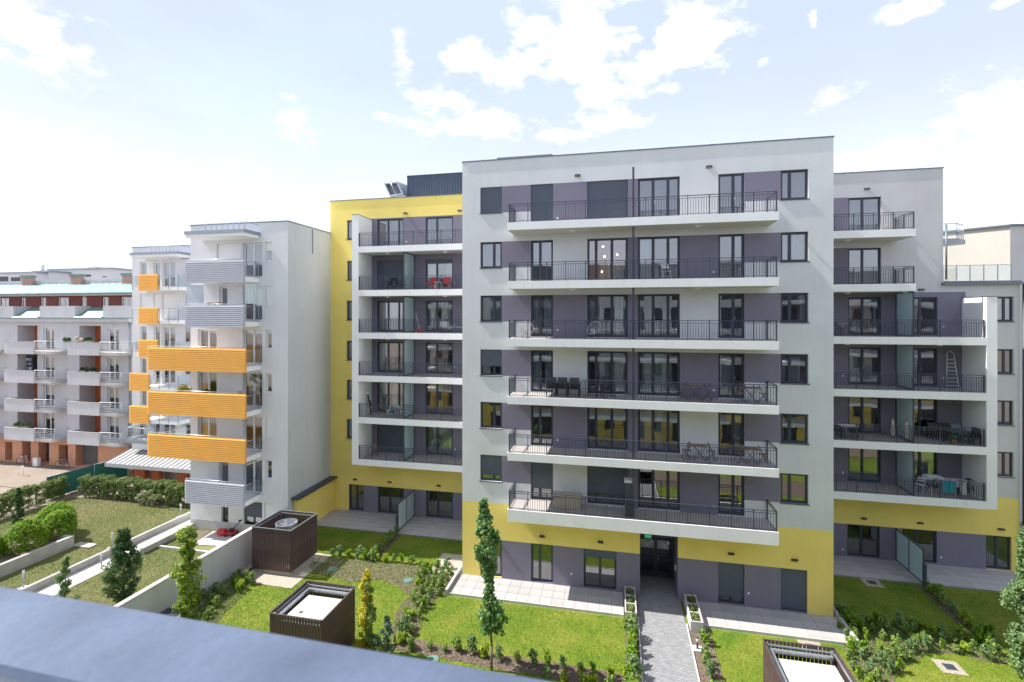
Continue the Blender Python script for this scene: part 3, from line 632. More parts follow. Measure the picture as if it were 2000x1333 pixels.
# roof terrace above the low end: gutter, glass balustrade
gz = 1.9
MB().box(xr1 - .1, xr2 + .15, YW - .22, YW - .004, gz - .12, gz).box(xr1 + .0, xr2 + .1, YW + .0, 41, gz + .001, gz + .1).build('roof_gutter', M['cap'], B)
rl = MB().box(xr1 + .15, xr2 - .15, YW + .3, YW + .34, gz + 1.02, gz + 1.06).box(xr1 + .15, xr2 - .15, YW + .3, YW + .34, gz + .1, gz + .14).build('glass_balustrade', M['galv'], B)
n = 5
for i in range(n + 1):
    x = xr1 + .17 + (xr2 - xr1 - .34) * i / n; MB().box(x - .018, x + .018, YW + .3, YW + .34, gz + .141, gz + 1.019).build('post', M['galv'], rl)
    if i < n: MB().box(x + .03, x + (xr2 - xr1 - .34) / n - .03, YW + .315, YW + .325, gz + .16, gz + 1.0).build('glass_pane', M['glassr'], rl)
MB().tube((lx(1846), YW - .1, gz + 3.4), (lx(1846), YW - .1, gz + .2), .05, 8).tube((lx(1846), YW - .1, gz + .2), (lx(1850), YW - .15, gz - .05), .05, 8).build('downpipe', M['cap'], B)
MB().tube((xr2 + .1, YW - .12, gz), (xr2 + .1, YW - .12, GRD), .06, 8).build('downpipe', M['anth'], B)

# ================================================================ neighbour behind the low end (cream wall, balcony)
NB = empty('apartment_building', (27, 45, GZ), 'cream rendered house behind the roof terrace, with a small glass-railed balcony', 'building')
yn = 41.5; th = R(20)
c0 = Vector((X(1973, yn), yn, 0)); dr = Vector((math.cos(th), math.sin(th), 0)) * -1; e0 = c0 + Vector((-math.cos(R(40)), math.sin(R(40)), 0)) * 7.5
zt1 = Z(1973, 442, yn)
def lit_wall(p, q, z0, z1, m=0, b=None): b.quad((p.x, p.y, z0), (q.x, q.y, z0), (q.x, q.y, z1), (p.x, p.y, z1), m)
b = MB(); lit_wall(e0, c0, GZ, zt1, 0, b); r0 = c0 + Vector((4.5, .3, 0)); lit_wall(c0, r0, GZ, zt1, 1, b)
bk = e0 + Vector((3, 9, 0)); bk2 = r0 + Vector((0, 9, 0)); lit_wall(r0, bk2, GZ, zt1, 1, b); lit_wall(bk, e0, GZ, zt1, 1, b)
b.poly([(v.x, v.y, zt1) for v in (e0, c0, r0, bk2, bk)], 1); b.build('wall', [M['cream'], M['greyR']], NB)
b = MB()
for p, q in ((e0, c0), (c0, r0)):
    c = (p + q) / 2; d = (q - p) / 2; nn = Vector((-d.y, d.x, 0)).normalized(); b.obox((c.x, c.y, zt1 + .06), d * 1.01, nn * .15, Vector((0, 0, .06)))
b.build('roof_edge', M['cap'], NB)
ys = 38; sx0, sx1 = X(1838, ys), X(1904, ys); zs = Z(1860, 466, ys)
MB().box(sx0 - 1, sx1 - .9, ys, ys + 2.4, zs - .3, zs).poly([(sx1 - .9, ys, zs), (sx1, ys + .9, zs), (sx1 - .9, ys + 2.4, zs)]).poly([(sx1 - .9, ys, zs - .3), (sx1 - .9, ys + 2.4, zs - .3), (sx1, ys + .9, zs - .3)]).quad((sx1 - .9, ys, zs - .3), (sx1, ys + .9, zs - .3), (sx1, ys + .9, zs), (sx1 - .9, ys, zs)).quad((sx1, ys + .9, zs - .3), (sx1 - .9, ys + 2.4, zs - .3), (sx1 - .9, ys + 2.4, zs), (sx1, ys + .9, zs)).build('balcony_slab', M['zinc'], NB)
MB().box(sx0 - 1, sx1 - 1.6, ys + 1.2, ys + 4, GZ, zs + .9).build('stair_wall', M['greyR'], NB)
g = MB(); P_ = [Vector((sx0 - 1, ys + .1, zs)), Vector((sx1 - .95, ys + .1, zs)), Vector((sx1 - .12, ys + .9, zs))]
for p, q in zip(P_, P_[1:]):
    g.tube(p + Vector((0, 0, 1.0)), q + Vector((0, 0, 1.0)), .025)
    for i in range(4): r_ = p.lerp(q, i / 3); g.tube(r_, r_ + Vector((0, 0, 1)), .025)
g = g.build('balcony_railing', M['galv'], NB)
for p, q in zip(P_, P_[1:]): MB().quad((p.x, p.y, zs + .1), (q.x, q.y, zs + .1), (q.x, q.y, zs + .95), (p.x, p.y, zs + .95)).build('glass_pane', M['glassr'], g)
# ================================================================ WHITE BLOCKS WITH ORANGE BALCONIES
def corr(parent, x0, x1, y, z0, z1, mk, name='corrugated_panel', pitch=.125):
    b = MB(); n = max(3, round((z1 - z0) / pitch)); dz = (z1 - z0) / n; d = .05
    for i in range(n):
        a = z0 + i * dz; pr = [(0, a), (-d, a + dz * .12), (-d * .9, a + dz * .62), (0, a + dz * .72), (0, a + dz)]
        for (p, q) in zip(pr, pr[1:]): b.quad((x0, y + p[0], p[1]), (x1, y + p[0], p[1]), (x1, y + q[0], q[1]), (x0, y + q[0], q[1]))
    b.box(x0 - .02, x1 + .02, y + .001, y + .05, z0 - .02, z1 + .03)
    return b.build(name, M[mk], parent)
def glass_side(parent, pts, z, h=1.02, name='glass_railing', step=1.1):
    b = MB()
    for (p, q) in zip(pts, pts[1:]): b.tube((*p, z + h), (*q, z + h), .022).tube((*p, z + .12), (*q, z + .12), .014)
    r = b.build(name, M['galv'], parent)
    for (p, q) in zip(pts, pts[1:]):
        P_, Q_ = Vector((*p, z)), Vector((*q, z)); n = max(1, round((Q_ - P_).length / step))
        for i in range(n + 1): c = P_.lerp(Q_, i / n); MB().tube(c - Vector((0, 0, .25)), c + Vector((0, 0, h)), .022).build('post', M['zinc'], r)
        for i in range(n):
            a, c = P_.lerp(Q_, (i + .06) / n), P_.lerp(Q_, (i + .94) / n); MB().quad((a.x, a.y, z + .15), (c.x, c.y, z + .15), (c.x, c.y, z + h - .05), (a.x, a.y, z + h - .05)).build('glass_pane', M['glassr'], r)
    return r
WFL = [2.5, -.4, -3.3, -6.2, -9.1, -11.95]; WT = 6.2
def canopy(parent, x0, x1, y0, y1, z, cx):
    b = MB(); b.box(x0, x1, y0, y1 - .002, z, z + .22, 0).box(x0 - .06, x1 + .06, y0 - .06, y1 - .002, z + .221, z + .42, 1)
    b.build('roof_canopy', [M['white'], M['zinc']], parent)
    r = MB(); zz = z + .421; r.tube((cx, y0 + .15, zz + .5), (x1 - .05, y0 + .15, zz + .5), .015).tube((x1 - .05, y0 + .15, zz + .5), (x1 - .05, y1, zz + .5), .015)
    n = 7
    for i in range(n + 1): x = cx + (x1 - .05 - cx) * i / n; r.tube((x, y0 + .15, zz), (x, y0 + .15, zz + .5), .015)
    r.build('roof_rail', M['zinc'], parent)
# --- near block
W = empty('apartment_building', (-25, 33, GZ), 'white apartment block with long orange and lilac corrugated balconies and blank grey side wall', 'building')
YA, YAB = 28.4, 27.0; wx0, wx1 = X(372, YA), -21.2
def ax(px): return X(px, YA)
holes = []; wn = []
side = [(.55, [(.3,.9)]), (1, None), (0, [(.1,.9)]), (0, [(.1,.9)]), (1, None), (0, [(.4,1)])]
for i, z in enumerate(WFL):
    t = z + 2.38
    wn.append((ax(518.5), ax(531.5), t - 1.32, t, (1,), 'window', dict(blind=(.42, 1, 0, 0, 1, 0)[i], sill=True, curt=side[i][1], frame='wframe', shut='wframe', rev=.1)))
    wn.append((ax(474), ax(512), z + .05, t, (.5, .5), 'balcony_door', dict(frame='wframe', curt=[(.5,.95)] if i in (1, 2, 5) else None, rev=.16)))
    if i in (2, 3, 4): wn.append((ax(386), ax(423), z + .05, t, (.5, .5), 'balcony_door', dict(frame='wframe', curt=[(.1, .8)] if i != 3 else [(.1,.3)], rev=.16)))
    if i == 0: wn.append((ax(423), ax(468), z + .05, t, (1,), 'balcony_door', dict(frame='wframe', blind=.985, shut='wframe', rev=.16)))
    if i == 1: wn.append((ax(428), ax(444), z + .05, t, (1,), 'balcony_door', dict(frame='wframe', rev=.16)))
    if i == 5: wn.append((ax(427), ax(446), z + .05, t, (1,), 'balcony_door', dict(frame='wframe', rev=.16)))
gz2 = GZ + .1; gtt = -12.45
wn.append((ax(432), ax(446), gz2, gtt, (1,), 'terrace_door', dict(rev=.16))); wn.append((ax(475), ax(512), gz2, gtt, (.5, .5), 'terrace_door', dict(rev=.16, blind=.5))); wn.append((ax(516), ax(533), gz2 + .75, gtt, (1,), 'window', dict(frame='wframe', blind=.985, shut='wframe', sill=True)))
facade('front_wall', W, YA, wx0, wx1, GZ - .1, WT, 'lwhite', [], [(a, b_, c, d, k.get('rev', .12)) for (a, b_, c, d, _, _, k) in wn])
for (a, b_, c, d, dv3, nm, k) in wn: window(W, a, b_, c, d, YA, dv3, name=nm, **k)
MB().box(wx0, wx1, YA, 46, GZ - .1, WT, 0, 'fr').build('block_wall', M['lwhite'], W)
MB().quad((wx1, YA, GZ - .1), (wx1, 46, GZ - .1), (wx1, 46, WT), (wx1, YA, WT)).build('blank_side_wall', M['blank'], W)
MB().box(wx0 + .002, wx1 - .012, YA - .012, YA - .002, GZ - .1, GZ + .62).build('plinth', M['conc2'], W)
MB().box(wx0 - .03, wx1 + .04, YA - .04, YA + .3, WT, WT + .06).box(wx1 - .3, wx1 + .04, YA + .3, 46, WT, WT + .06).box(wx0 - .03, wx0 + .3, YA + .3, 46, WT, WT + .06).build('coping', M['cap'], W)
canopy(W, X(362, YAB), X(476, YAB), YAB, YA, 5.12, X(398, YAB))
MB().box(wx1 - .05, wx1 + .06, 31.0, 31.06, 4.4, 6.1).build('lightning_conductor', M['zinc'], W)
P5 = [(3.54, 2.17), (.65, -.75), (-2.14, -3.63), (-5.05, -6.58), (-7.92, -9.43), (-10.8, -12.3)]
for i, z in enumerate(WFL):
    og = i in (2, 3, 4); x0 = X(289, YAB) if og else X(362, YAB); x1 = X(480 if og else 477, YAB)
    MB().box(x0 + .05, x1 - .03, YAB + .06, YA - .002, z - .3, z, 0).build('balcony_slab', M['white'], W)
    if og: MB().box(x0 + .05, wx0 - .002, YA - .001, YA + 1.6, z - .3, z, 0).build('balcony_slab', M['white'], W)
    corr(W, x0, x1, YAB, P5[i][1], P5[i][0], 'orange' if og else 'lilac')
    MB().tube((x0, YAB + .02, P5[i][0] + .1), (x1, YAB + .02, P5[i][0] + .1), .022).build('handrail', M['galv'], W)
    if i < 6: glass_side(W, [(x1 - .06, YAB + .12), (x1 - .06, YA - .05)], z)
    if og: glass_side(W, [(x0 + .1, YAB + .12), (x0 + .1, YA + 1.5)], z)
# wind screens and blinds on the upper balconies
b = MB(); b.box(X(362, YAB) + .03, X(398, YAB + .1), YAB + .08, YAB + .1, -.35 + 1.1, 2.0)
b.build('awning_blind', M['cloth_w'], W)
b = MB(); xx = X(478, YAB) - .1
for k in range(5): b.quad((xx, YAB + .15 + k * .25, .78), (xx, YAB + .36 + k * .25, .78), (xx, YAB + .36 + k * .25, 2.1), (xx, YAB + .15 + k * .25, 2.1))
b.build('glass_windscreen', M['frost'], W)
ceil_lamp(W, X(455, 27.6), 27.6, WFL[1] - .31); ceil_lamp(W, X(440, 27.6), 27.6, WFL[0] - .31)

# --- the similar block standing further back on its left
V = empty('apartment_building', (-38, 38, GZ), 'narrow white apartment block farther back with small square orange balcony panels', 'building')
YC, YCB = 36.4, 35.0; vx0, vx1 = X(258, YC), -30.5
def vx(px): return X(px, YC)
wn = []
for i, z in enumerate(WFL):
    t = z + 2.38
    wn.append((vx(273.5), vx(286), z + .9, t, (1,), 'window', dict(frame='wframe', blind=1 if i == 1 else 0, shut='wframe', curt=[(.2,.9)] if i == 3 else None)))
    wn.append((vx(300), vx(312), z + .05, t, (1,), 'balcony_door', dict(frame='wframe', blind=.99 if i == 1 else 0, shut='wframe')))
    wn.append((vx(317), vx(342), z + .05, t, (.5, .5), 'balcony_door', dict(frame='wframe', blind=.99 if i == 1 else 0, shut='wframe', curt=[(.5,.9)] if i in (2, 4) else None)))
    wn.append((vx(358), vx(372), z + .9, t, (1,), 'window', dict(frame='wframe')))
facade('front_wall', V, YC, vx0, vx1, GZ - .1, WT, 'lwhite', [], [(a, b_, c, d) for (a, b_, c, d, _, _, k) in wn])
for (a, b_, c, d, dv3, nm, k) in wn: window(V, a, b_, c, d, YC, dv3, name=nm, **k)
MB().box(vx0, vx1, YC, 52, GZ - .1, WT, 0, 'f').build('block_wall', M['lwhite'], V)
MB().box(vx0 - .03, vx1, YC - .04, YC + .3, WT, WT + .06).build('coping', M['cap'], V)
canopy(V, X(255, YCB), X(345, YCB), YCB, YC, 5.1, X(293, YCB))
MB().box(vx(355), vx(368), YC - .03, YC - .002, 5.0, 5.35).build('roof_vent', M['zinc'], V)
for i, z in enumerate(WFL[:5]):
    x0, x1 = X(256, YCB), X(346, YCB); pa, pb = ((271, 308) if i < 3 else (253, 291))
    MB().box(x0 + .02, x1 - .02, YCB + .1, YC - .002, z - .3, z).build('balcony_slab', M['white'], V)
    corr(V, X(pa, YCB), X(pb, YCB), YCB, P5[i][1] + .02, P5[i][0] + .02, 'orange')
    glass_side(V, [(x0, YC - .05), (x0, YCB + .1), (x1, YCB + .1), (x1, YC - .05)], z, step=1.0)
MB().box(X(249, 34.5), X(292, 34.5), 34.4, 36.38, -11.0, -10.7).build('entrance_roof', M['zinc'], V)
glass_side(V, [(X(250, 34.5), 36.3), (X(250, 34.5), 34.5), (X(300, 34.5), 34.5)], -10.7)

# --- canopy shed between the white block and the hedge
K = empty('shed_canopy', (-35, 34, GZ), 'open shed with a grey standing-seam metal roof on terracotta pillars beside the white block', 'shed')
ky0, ky1 = 33.0, 35.2; kx0, kx1 = X(205, ky0), wx0 - .15; kz0, kz1 = -12.35, -11.75
b = MB(); b.quad((kx0, ky0, kz0), (kx1, ky0, kz0), (kx1, ky1, kz1), (kx0, ky1, kz1)); b.quad((kx0, ky0, kz0 - .22), (kx0, ky1, kz1 - .22), (kx1, ky1, kz1 - .22), (kx1, ky0, kz0 - .22)); b.box(kx0, kx1, ky0 - .03, ky0 - .002, kz0 - .3, kz0 + .02, 1); b.quad((kx0, ky0, kz0 - .22), (kx0, ky0, kz0), (kx0, ky1, kz1), (kx0, ky1, kz1 - .22), 1)
rf = b.build('roof', [M['seamroof'], M['conc2']], K)
b = MB(); x = kx0 + .02
seam = MB().obox((0, 0, 0), (.018, 0, 0), Vector((0, ky1 - ky0, kz1 - kz0)) / 2, (0, 0, .025)).build('seam', M['cap'], K, local=True); first = True
while x < kx1:
    if first: seam.parent = rf; seam.location = (x - WL[K.name].x, (ky0 + ky1) / 2 - WL[K.name].y, (kz0 + kz1) / 2 + .02 - WL[K.name].z); first = False
    else: shared('seam', seam.data, rf, (x, (ky0 + ky1) / 2, (kz0 + kz1) / 2 + .02))
    x += .48
for (pa, pb, k) in ((262, 282, 'terra'), (296, 310, 'terra'), (345, 362, 'terra')):
    MB().box(X(pa, 33.4), X(pb, 33.4), 33.4, 33.8, GZ, kz0 - .12).build('pillar', M[k], K)
MB().box(X(283, 34.4), X(345, 34.4), 34.4, 34.5, GZ, kz0).build('rear_wall', M['conc2'], K)
MB().box(kx0 + .1, X(262, 34.9), 34.8, 34.9, GZ, GZ + 1.2).build('low_board_wall', M['stem'], K)

# ================================================================ PINK AND WHITE BLOCK, FAR LEFT
Pb = empty('apartment_building', (-60, 42, GZ), 'long pale block with salmon ground floor, rounded white balconies and a green copper roof', 'building')
YP, YPB = 37.5, 36.3
px0, px1 = -92, X(259, YP)
def p_(px): return X(px, YP)
pitch = p_(155) - p_(34); holes = []; items = []; paints = [(px0 - .1, px1 + .1, GZ - .1, -12.25, 'salmon')]
pf = [-3.4, -6.2, -8.98, -11.77]
for u in range(-3, 2):
    o = pitch * u; near = u >= -2
    for i, z in enumerate(pf):
        holes.append((p_(34) + o, p_(73) + o, z + .02, z + 2.42, 1.5))
        a, c = p_(85) + o, p_(106) + o; holes.append((a, c, z + .02, z + 2.25))
        items.append((a, c, z + .02, z + 2.25, i, u))
    for (q0, q1, h) in ((10, 24, 1.7), (43, 60, 1.9), (75, 96, 1.9)) if u != 1 else ((-4, 13, 1.8), (27, 68, 2.1)):
        holes.append((p_(q0) + o, p_(q1) + o, GZ + .05, GZ + h + .2, .7))
facade('front_wall', Pb, YP, px0, px1, GZ - .1, -.6, 'pwall', paints, holes)
MB().box(px0, px1, YP, 50, GZ - .1, -.6, 0, 'f').build('block_wall', M['pwall'], Pb)
for (a, c, z0_, z1_, i, u) in items:
    window(Pb, a, c, z0_, z1_, YP, (.55, .45), name='balcony_door', frame='wframe', curt=[(.1, .85)] if (i + u) % 3 else [(.5,.9)])
for u in range(-3, 2):
    o = pitch * u
    for i, z in enumerate(pf):
        a, c = p_(34) + o, p_(73) + o
        m = X(60, YP + 1.5) + o
        MB().quad((a, YP + 1.5, z), (m, YP + 1.5, z), (m, YP + 1.5, z + 2.42), (a, YP + 1.5, z + 2.42), 0).quad((m, YP + 1.48, z), (c, YP + 1.48, z), (c, YP + 1.48, z + 2.42), (m, YP + 1.48, z + 2.42), 1).build('loggia_wall', [M['greyR'], M['terra']], Pb)
        s0, s1, s2 = X(8, YPB) + o, X(66, YPB) + o, X(107, YPB) + o
        n = 10; pts = [(s0 + .35, YP - .002)] + [(s0 + .35 - .35 * 0 + 0, YPB + .35)] ; pts = [(s0, YP - .002), (s0, YPB + .05), (s1, YPB + .05)]
        for k in range(n + 1):
            t = math.pi / 2 * k / n; pts.append((s2 - .5 + .5 * math.sin(t), YPB + .5 - .5 * math.cos(t)))
        pts.append((s2, YP - .002))
        b = MB(); b.poly([(x, y, z + .0) for x, y in pts]); b.poly([(x, y, z - .28) for x, y in pts][::-1])
        for (q0, q1) in zip(pts, pts[1:]): b.quad((*q0, z - .28), (*q1, z - .28), (*q1, z), (*q0, z))
        b.build('balcony_slab', M['conc2'], Pb)
        MB().box(s0, s1, YPB, YPB + .12, z - .3, z + .86).box(s0, s0 + .12, YPB + .12, YP - .002, z - .3, z + .86).box(s0 - .03, s1 + .03, YPB - .03, YPB + .15, z + .861, z + .91, 1).build('balcony_parapet', [M['pwall'], M['conc']], Pb)
        r = MB(); rp = [(s1, YPB + .06), (s2 - .15, YPB + .08), (s2 - .06, YP - .02)]
        for hh in (.12, .28, .44, .6, .76, .96): r.path([(x, y, z + hh) for x, y in rp], .03 if hh > .9 else .02, 5)
        for q in [Vector((*rp[0], 0)).lerp(Vector((*rp[1], 0)), t) for t in (.02, .5, 1)]: r.tube((q.x, q.y, z), (q.x, q.y, z + .96), .022, 5)
        r.build('railing', M['wframe'], Pb)
    for (q0, q1, h) in ((10, 24, 1.7), (43, 60, 1.9), (75, 96, 1.9)) if u != 1 else ((-4, 13, 1.8), (27, 68, 2.1)):
        MB().quad((p_(q0) + o, YP + .7, GZ), (p_(q1) + o, YP + .7, GZ), (p_(q1) + o, YP + .7, GZ + h + .25), (p_(q0) + o, YP + .7, GZ + h + .25)).build('cellar_door', M['roomd'] if q1 - q0 > 25 else M['anth'], Pb)
MB().box(px0, px1, YP - .35, YP + .3, -.6, -.28).box(px0, px1, YP - .45, YP - .05, -.279, -.2, 1).build('cornice', [M['pwall'], M['teal']], Pb)
# attic storey: boarded wall, balcony parapets, copper slopes between
ya = 39.2
hol = []; it = []
for u in range(-3, 3):
    for (a, c, d) in ((8, 28, 0), (40, 50, 0), (78, 90, 0), (112, 134, 0)):
        xx0, xx1 = X(a, ya) + pitch * 1.02 * u, X(c, ya) + pitch * 1.02 * u
        if xx1 < px1 - .2 and xx0 > px0: hol.append((xx0, xx1, .45, 1.85)); it.append((xx0, xx1))
hol2 = []
for h in sorted(hol):
    if not hol2 or h[0] > hol2[-1][1] + .2: hol2.append(h)
facade('attic_wall', Pb, ya, px0, px1, -.3, 2.15, 'redwood', [], hol2)
for h in hol2: window(Pb, h[0], h[1], .45, 1.85, ya, (.5, .5), frame='wframe', curt=[(.5, .95)])
for u in range(-2, 3):
    s0, s1 = X(75, YP) + pitch * u, X(144, YP) + pitch * u
    if s1 > px1: s1 = px1
    if s0 < px0 or s0 > px1 - 1: continue
    MB().box(s0, s1, YP + .1, YP + .25, -.19, .95).box(s0, s0 + .12, YP + .25, ya - .002, -.19, .95).box(s1 - .12, s1, YP + .25, ya - .002, -.19, .95).build('attic_parapet', M['pwall'], Pb)
    s3 = X(75, YP) + pitch * (u + 1)
    if s3 < px1: MB().quad((s1, YP - .1, -.19), (s3, YP - .1, -.19), (s3, ya - .01, .85), (s1, ya - .01, .85)).build('copper_slope', M['teal'], Pb)
MB().box(px0, px1, ya - .6, ya + .1, 2.0, 2.25).quad((px0, ya - .7, 2.26), (px1, ya - .7, 2.26), (px1, ya + 3.2, 3.5), (px0, ya + 3.2, 3.5), 1).box(px0, px1, ya - .78, ya - .68, 2.12, 2.27, 1).build('roof', [M['pwall'], M['teal']], Pb)
b = MB()
x = px0
while x < px1: b.tube((x, ya + 2.4, 3.25), (x, ya + 2.4, 3.6), .015, 4); x += .9
b.tube((px0, ya + 2.4, 3.6), (px1, ya + 2.4, 3.6), .015, 4).tube((px0, ya + 2.4, 3.45), (px1, ya + 2.4, 3.45), .012, 4); b.build('snow_guard', M['teal'], Pb)
MB().box(px0, px1, ya + 3.21, 50, 2.5, 3.9).build('rear_roof', M['pwall'], Pb)
for px in (56, 152, 252): MB().box(X(px - 10, 42.2), X(px + 10, 42.2), 42.0, 42.38, 3.2, 4.25).box(X(px - 12, 42.2), X(px + 12, 42.2), 41.9, 42.4, 4.251, 4.5, 1).build('chimney', [M['pink'], M['teal']], Pb)
MB().tube((px1 - .25, YP - .12, -.5), (px1 - .25, YP - .12, GZ), .05, 6).build('downpipe', M['zinc'], Pb)
MB().tube((X(175, ya), ya - .5, 2.1), (X(175, ya), ya - .5, -.1), .035, 6).build('downpipe', M['wframe'], Pb)

# ---------------------------------------------------------------- roofs far behind on the left
def far_block(label, px_a, px_b, pya, Y, feats):
    x0, x1 = X(px_a, Y), X(px_b, Y); zt = Z((px_a + px_b) / 2, pya, Y); e = empty('apartment_building', ((x0 + x1) / 2, Y + 5, GZ), label, 'building')
    MB().box(x0, x1, Y, Y + 12, GZ, zt - .12).box(x0 - .3, x1 + .3, Y - .3, Y + 12, zt - .119, zt + .18, 1).build('wall', [M['lwhite'], M['zinc']], e)
    for (a, c, t, b_) in feats:
        w = MB().box(X(a, Y), X(c, Y), Y - .06, Y - .004, Z(a, b_, Y), Z(a, t, Y)).build('window', M['wframe'], e)
        MB().box(X(a, Y) + .12, X(c, Y) - .12, Y - .075, Y - .062, Z(a, b_, Y) + .12, Z(a, t, Y) - .12).build('pane', M['anth'], w)
    return e
far_block('low white rooftop storey at the far left edge behind the copper roof', -60, 70, 534, 78, [(-20, 18, 540, 552), (21, 42, 541, 552)])
e = far_block('white rooftop storey with dark windows and a sloping top, left of the orange balconies', 96, 219, 526, 84, [(162, 179, 536, 542), (200, 209, 539, 543)])
far_block('grey rooftop box between the two white rooftop storeys', 68, 97, 531, 80, [])
far_block('small pale rooftop farthest back beside the white block', 220, 256, 534, 92, [(234, 246, 538, 543)])
MB().tube((X(83, 82), 82, Z(83, 534, 82)), (X(83, 82), 82, Z(83, 517, 82)), .35, 8).box(X(171, 88), X(185, 88), 88, 90, Z(178, 530, 88), Z(178, 521, 88)).build('chimney', M['lwhite'], e)

# ================================================================ BUILDING BEHIND THE CAMERA (seen mirrored in the panes)
O = empty('apartment_building', (0, -8, GZ), 'pale apartment block with white balcony slabs that the photograph is taken from', 'building')
oy = -1.7; oh = []
for i in range(-6, 8):
    for k in range(6):
        z = -13.4 + k * 3.0
        if k < 6: oh.append((i * 5 + .6, i * 5 + 2.8, z + .05, z + 2.3)); oh.append((i * 5 + 3.6, i * 5 + 4.6, z + .9, z + 2.3))
b = MB(); hid = facade('courtyard_wall', O, oy, -30, 40, GZ, 5.6, 'greyR', [(-30, 40, GZ, -9.5, 'yellow'), (-12, -2, -9.5, 5.6, 'purple'), (13, 23, -9.5, 5.6, 'purple')], oh, rev=-.2)
MB().box(-30, 40, -14, oy - .3, GZ, 5.6).build('block_wall', M['greyR'], O)
b = MB()
for h in oh: b.quad((h[0], oy - .15, h[2]), (h[1], oy - .15, h[2]), (h[1], oy - .15, h[3]), (h[0], oy - .15, h[3]))
b.build('windows', M['anth'], O, kind='stuff')
for k, (x0, x1) in enumerate(((-28, -16), (-13, 11), (14, 36))):
    for i in range(5):
        z = -10.5 + i * 3.0
        yy = .95 if z < -2 else (.30 if k == 1 and z > -2.2 and z < -1 else .95)
        if z > 0 and k == 1: continue
        MB().box(x0, x1, oy + .002, yy, z - .35, z).build('balcony_slab', M['white'], O)
        if not (k == 1 and z > -2.2):
            g = MB().tube((x0, yy - .1, z + 1), (x1, yy - .1, z + 1), .025)
            x = x0
            while x < x1: g.tube((x, yy - .1, z), (x, yy - .1, z + 1), .012, 4); x += .14
            g.build('railing', M['rail'], O)
# ================================================================ GROUND
def poly_sheet(name, pts, z, m, kind='structure'):
    o = MB().poly([(p[0], p[1], z) for p in pts]).build(name, m); o['kind'] = kind; return o
def rect(x0, x1, y0, y1): return [(x0, y0), (x1, y0), (x1, y1), (x0, y1)]
MB().quad((-700, -300, GZ - .08), (700, -300, GZ - .08), (700, 1200, GZ - .08), (-700, 1200, GZ - .08)).build('ground', M['earth'])['kind'] = 'structure'
WXL = -21.4                                    # garden wall's far face
new_lawn = rect(-21.1, 34, 3, 33.25)
poly_sheet('lawn', new_lawn, GZ - .03, M['lawn'])
poly_sheet('old_lawn', rect(-43.2, WXL, 8, 31.1), GZ - .03, M['dry'])
poly_sheet('courtyard_paving', rect(-95, -29.2, 31.9, 37.4), GZ - .04, M['earth'])
def inside(P, poly):
    x, y = P[:, 0], P[:, 1]; r = np.zeros(len(P), bool); n = len(poly)
    for i in range(n):
        x1, y1 = poly[i]; x2, y2 = poly[(i + 1) % n]
        c = ((y1 > y) != (y2 > y)) & (x < (x2 - x1) * (y - y1) / (y2 - y1 + 1e-12) + x1); r ^= c
    return r
def wob(pts, step=.35, amp=.07):
    out = []; 
    for i in range(len(pts)):
        a, b = Vector(pts[i]), Vector(pts[(i + 1) % len(pts)]); n = max(1, int((b - a).length / step))
        for k in range(n):
            p = a.lerp(b, k / n); out.append((p.x + random.uniform(-amp, amp), p.y + random.uniform(-amp, amp)))
    return out
g_ = lambda L_: [G(*p) for p in L_]
bedA = g_([(385, 1169), (468, 1117), (497, 1135), (470, 1168), (432, 1205), (408, 1232), (360, 1262), (335, 1250), (352, 1195)])
bedB = g_([(622, 1090), (722, 1096), (800, 1103), (886, 1117), (893, 1130), (874, 1155), (850, 1170), (828, 1195), (822, 1225), (800, 1255), (770, 1262), (766, 1225), (778, 1188), (800, 1165), (774, 1141), (740, 1132), (684, 1137), (650, 1126), (612, 1118), (600, 1106)])
bedC = g_([(772, 1240), (850, 1258), (960, 1277), (1100, 1297), (1252, 1322), (1256, 1352), (1180, 1345), (1060, 1322), (960, 1304), (850, 1283), (765, 1268)])
bedD = rect(.32, .95, 12, 24.35); bedE = rect(3.2, 4.15, 12, 24.35)
bedL = rect(XP - .35, XP + .35, 26.6, 30.4); bedQ = rect(XQ - .35, XQ + .35, 25.9, 30.7)
bedR = g_([(1630, 1182), (1655, 1205), (1720, 1222), (1800, 1228), (1870, 1240), (1935, 1255), (1972, 1292), (1935, 1292), (1870, 1277), (1820, 1272), (1780, 1290), (1740, 1330), (1700, 1350), (1672, 1325), (1650, 1268), (1632, 1205)])
poly_sheet('planting_bed', wob(rect(-20, 31, 5.6, 9.6), amp=.1), GZ - .012, M['mulch'])  # unseen bed, added to darken the lawn mirrored in the panes
poly_sheet('added_rear_paving', rect(-21, 33, -1.6, 3.4), GZ + .02, M['tile'])  # added out of view so the windows reflect less green
beds = {}
for nm, p in (('A', bedA), ('B', bedB), ('C', bedC), ('D', bedD), ('E', bedE), ('L', bedL), ('Q', bedQ), ('R', bedR)):
    beds[nm] = p; o = poly_sheet('planting_bed', wob(p, amp=.0 if nm in 'DE' else .09), GZ - .012, M['mulch'])
gravel = [rect(-20.75, -17.1, 23.2, 26.95), rect(-21.15, -20.55, 17, 27), rect(X(868, 28) - .35, xm0, 26.0, 28.6)]
for p in gravel: poly_sheet('gravel_bed', wob(p, amp=.04), GZ - .006, M['gravel'])
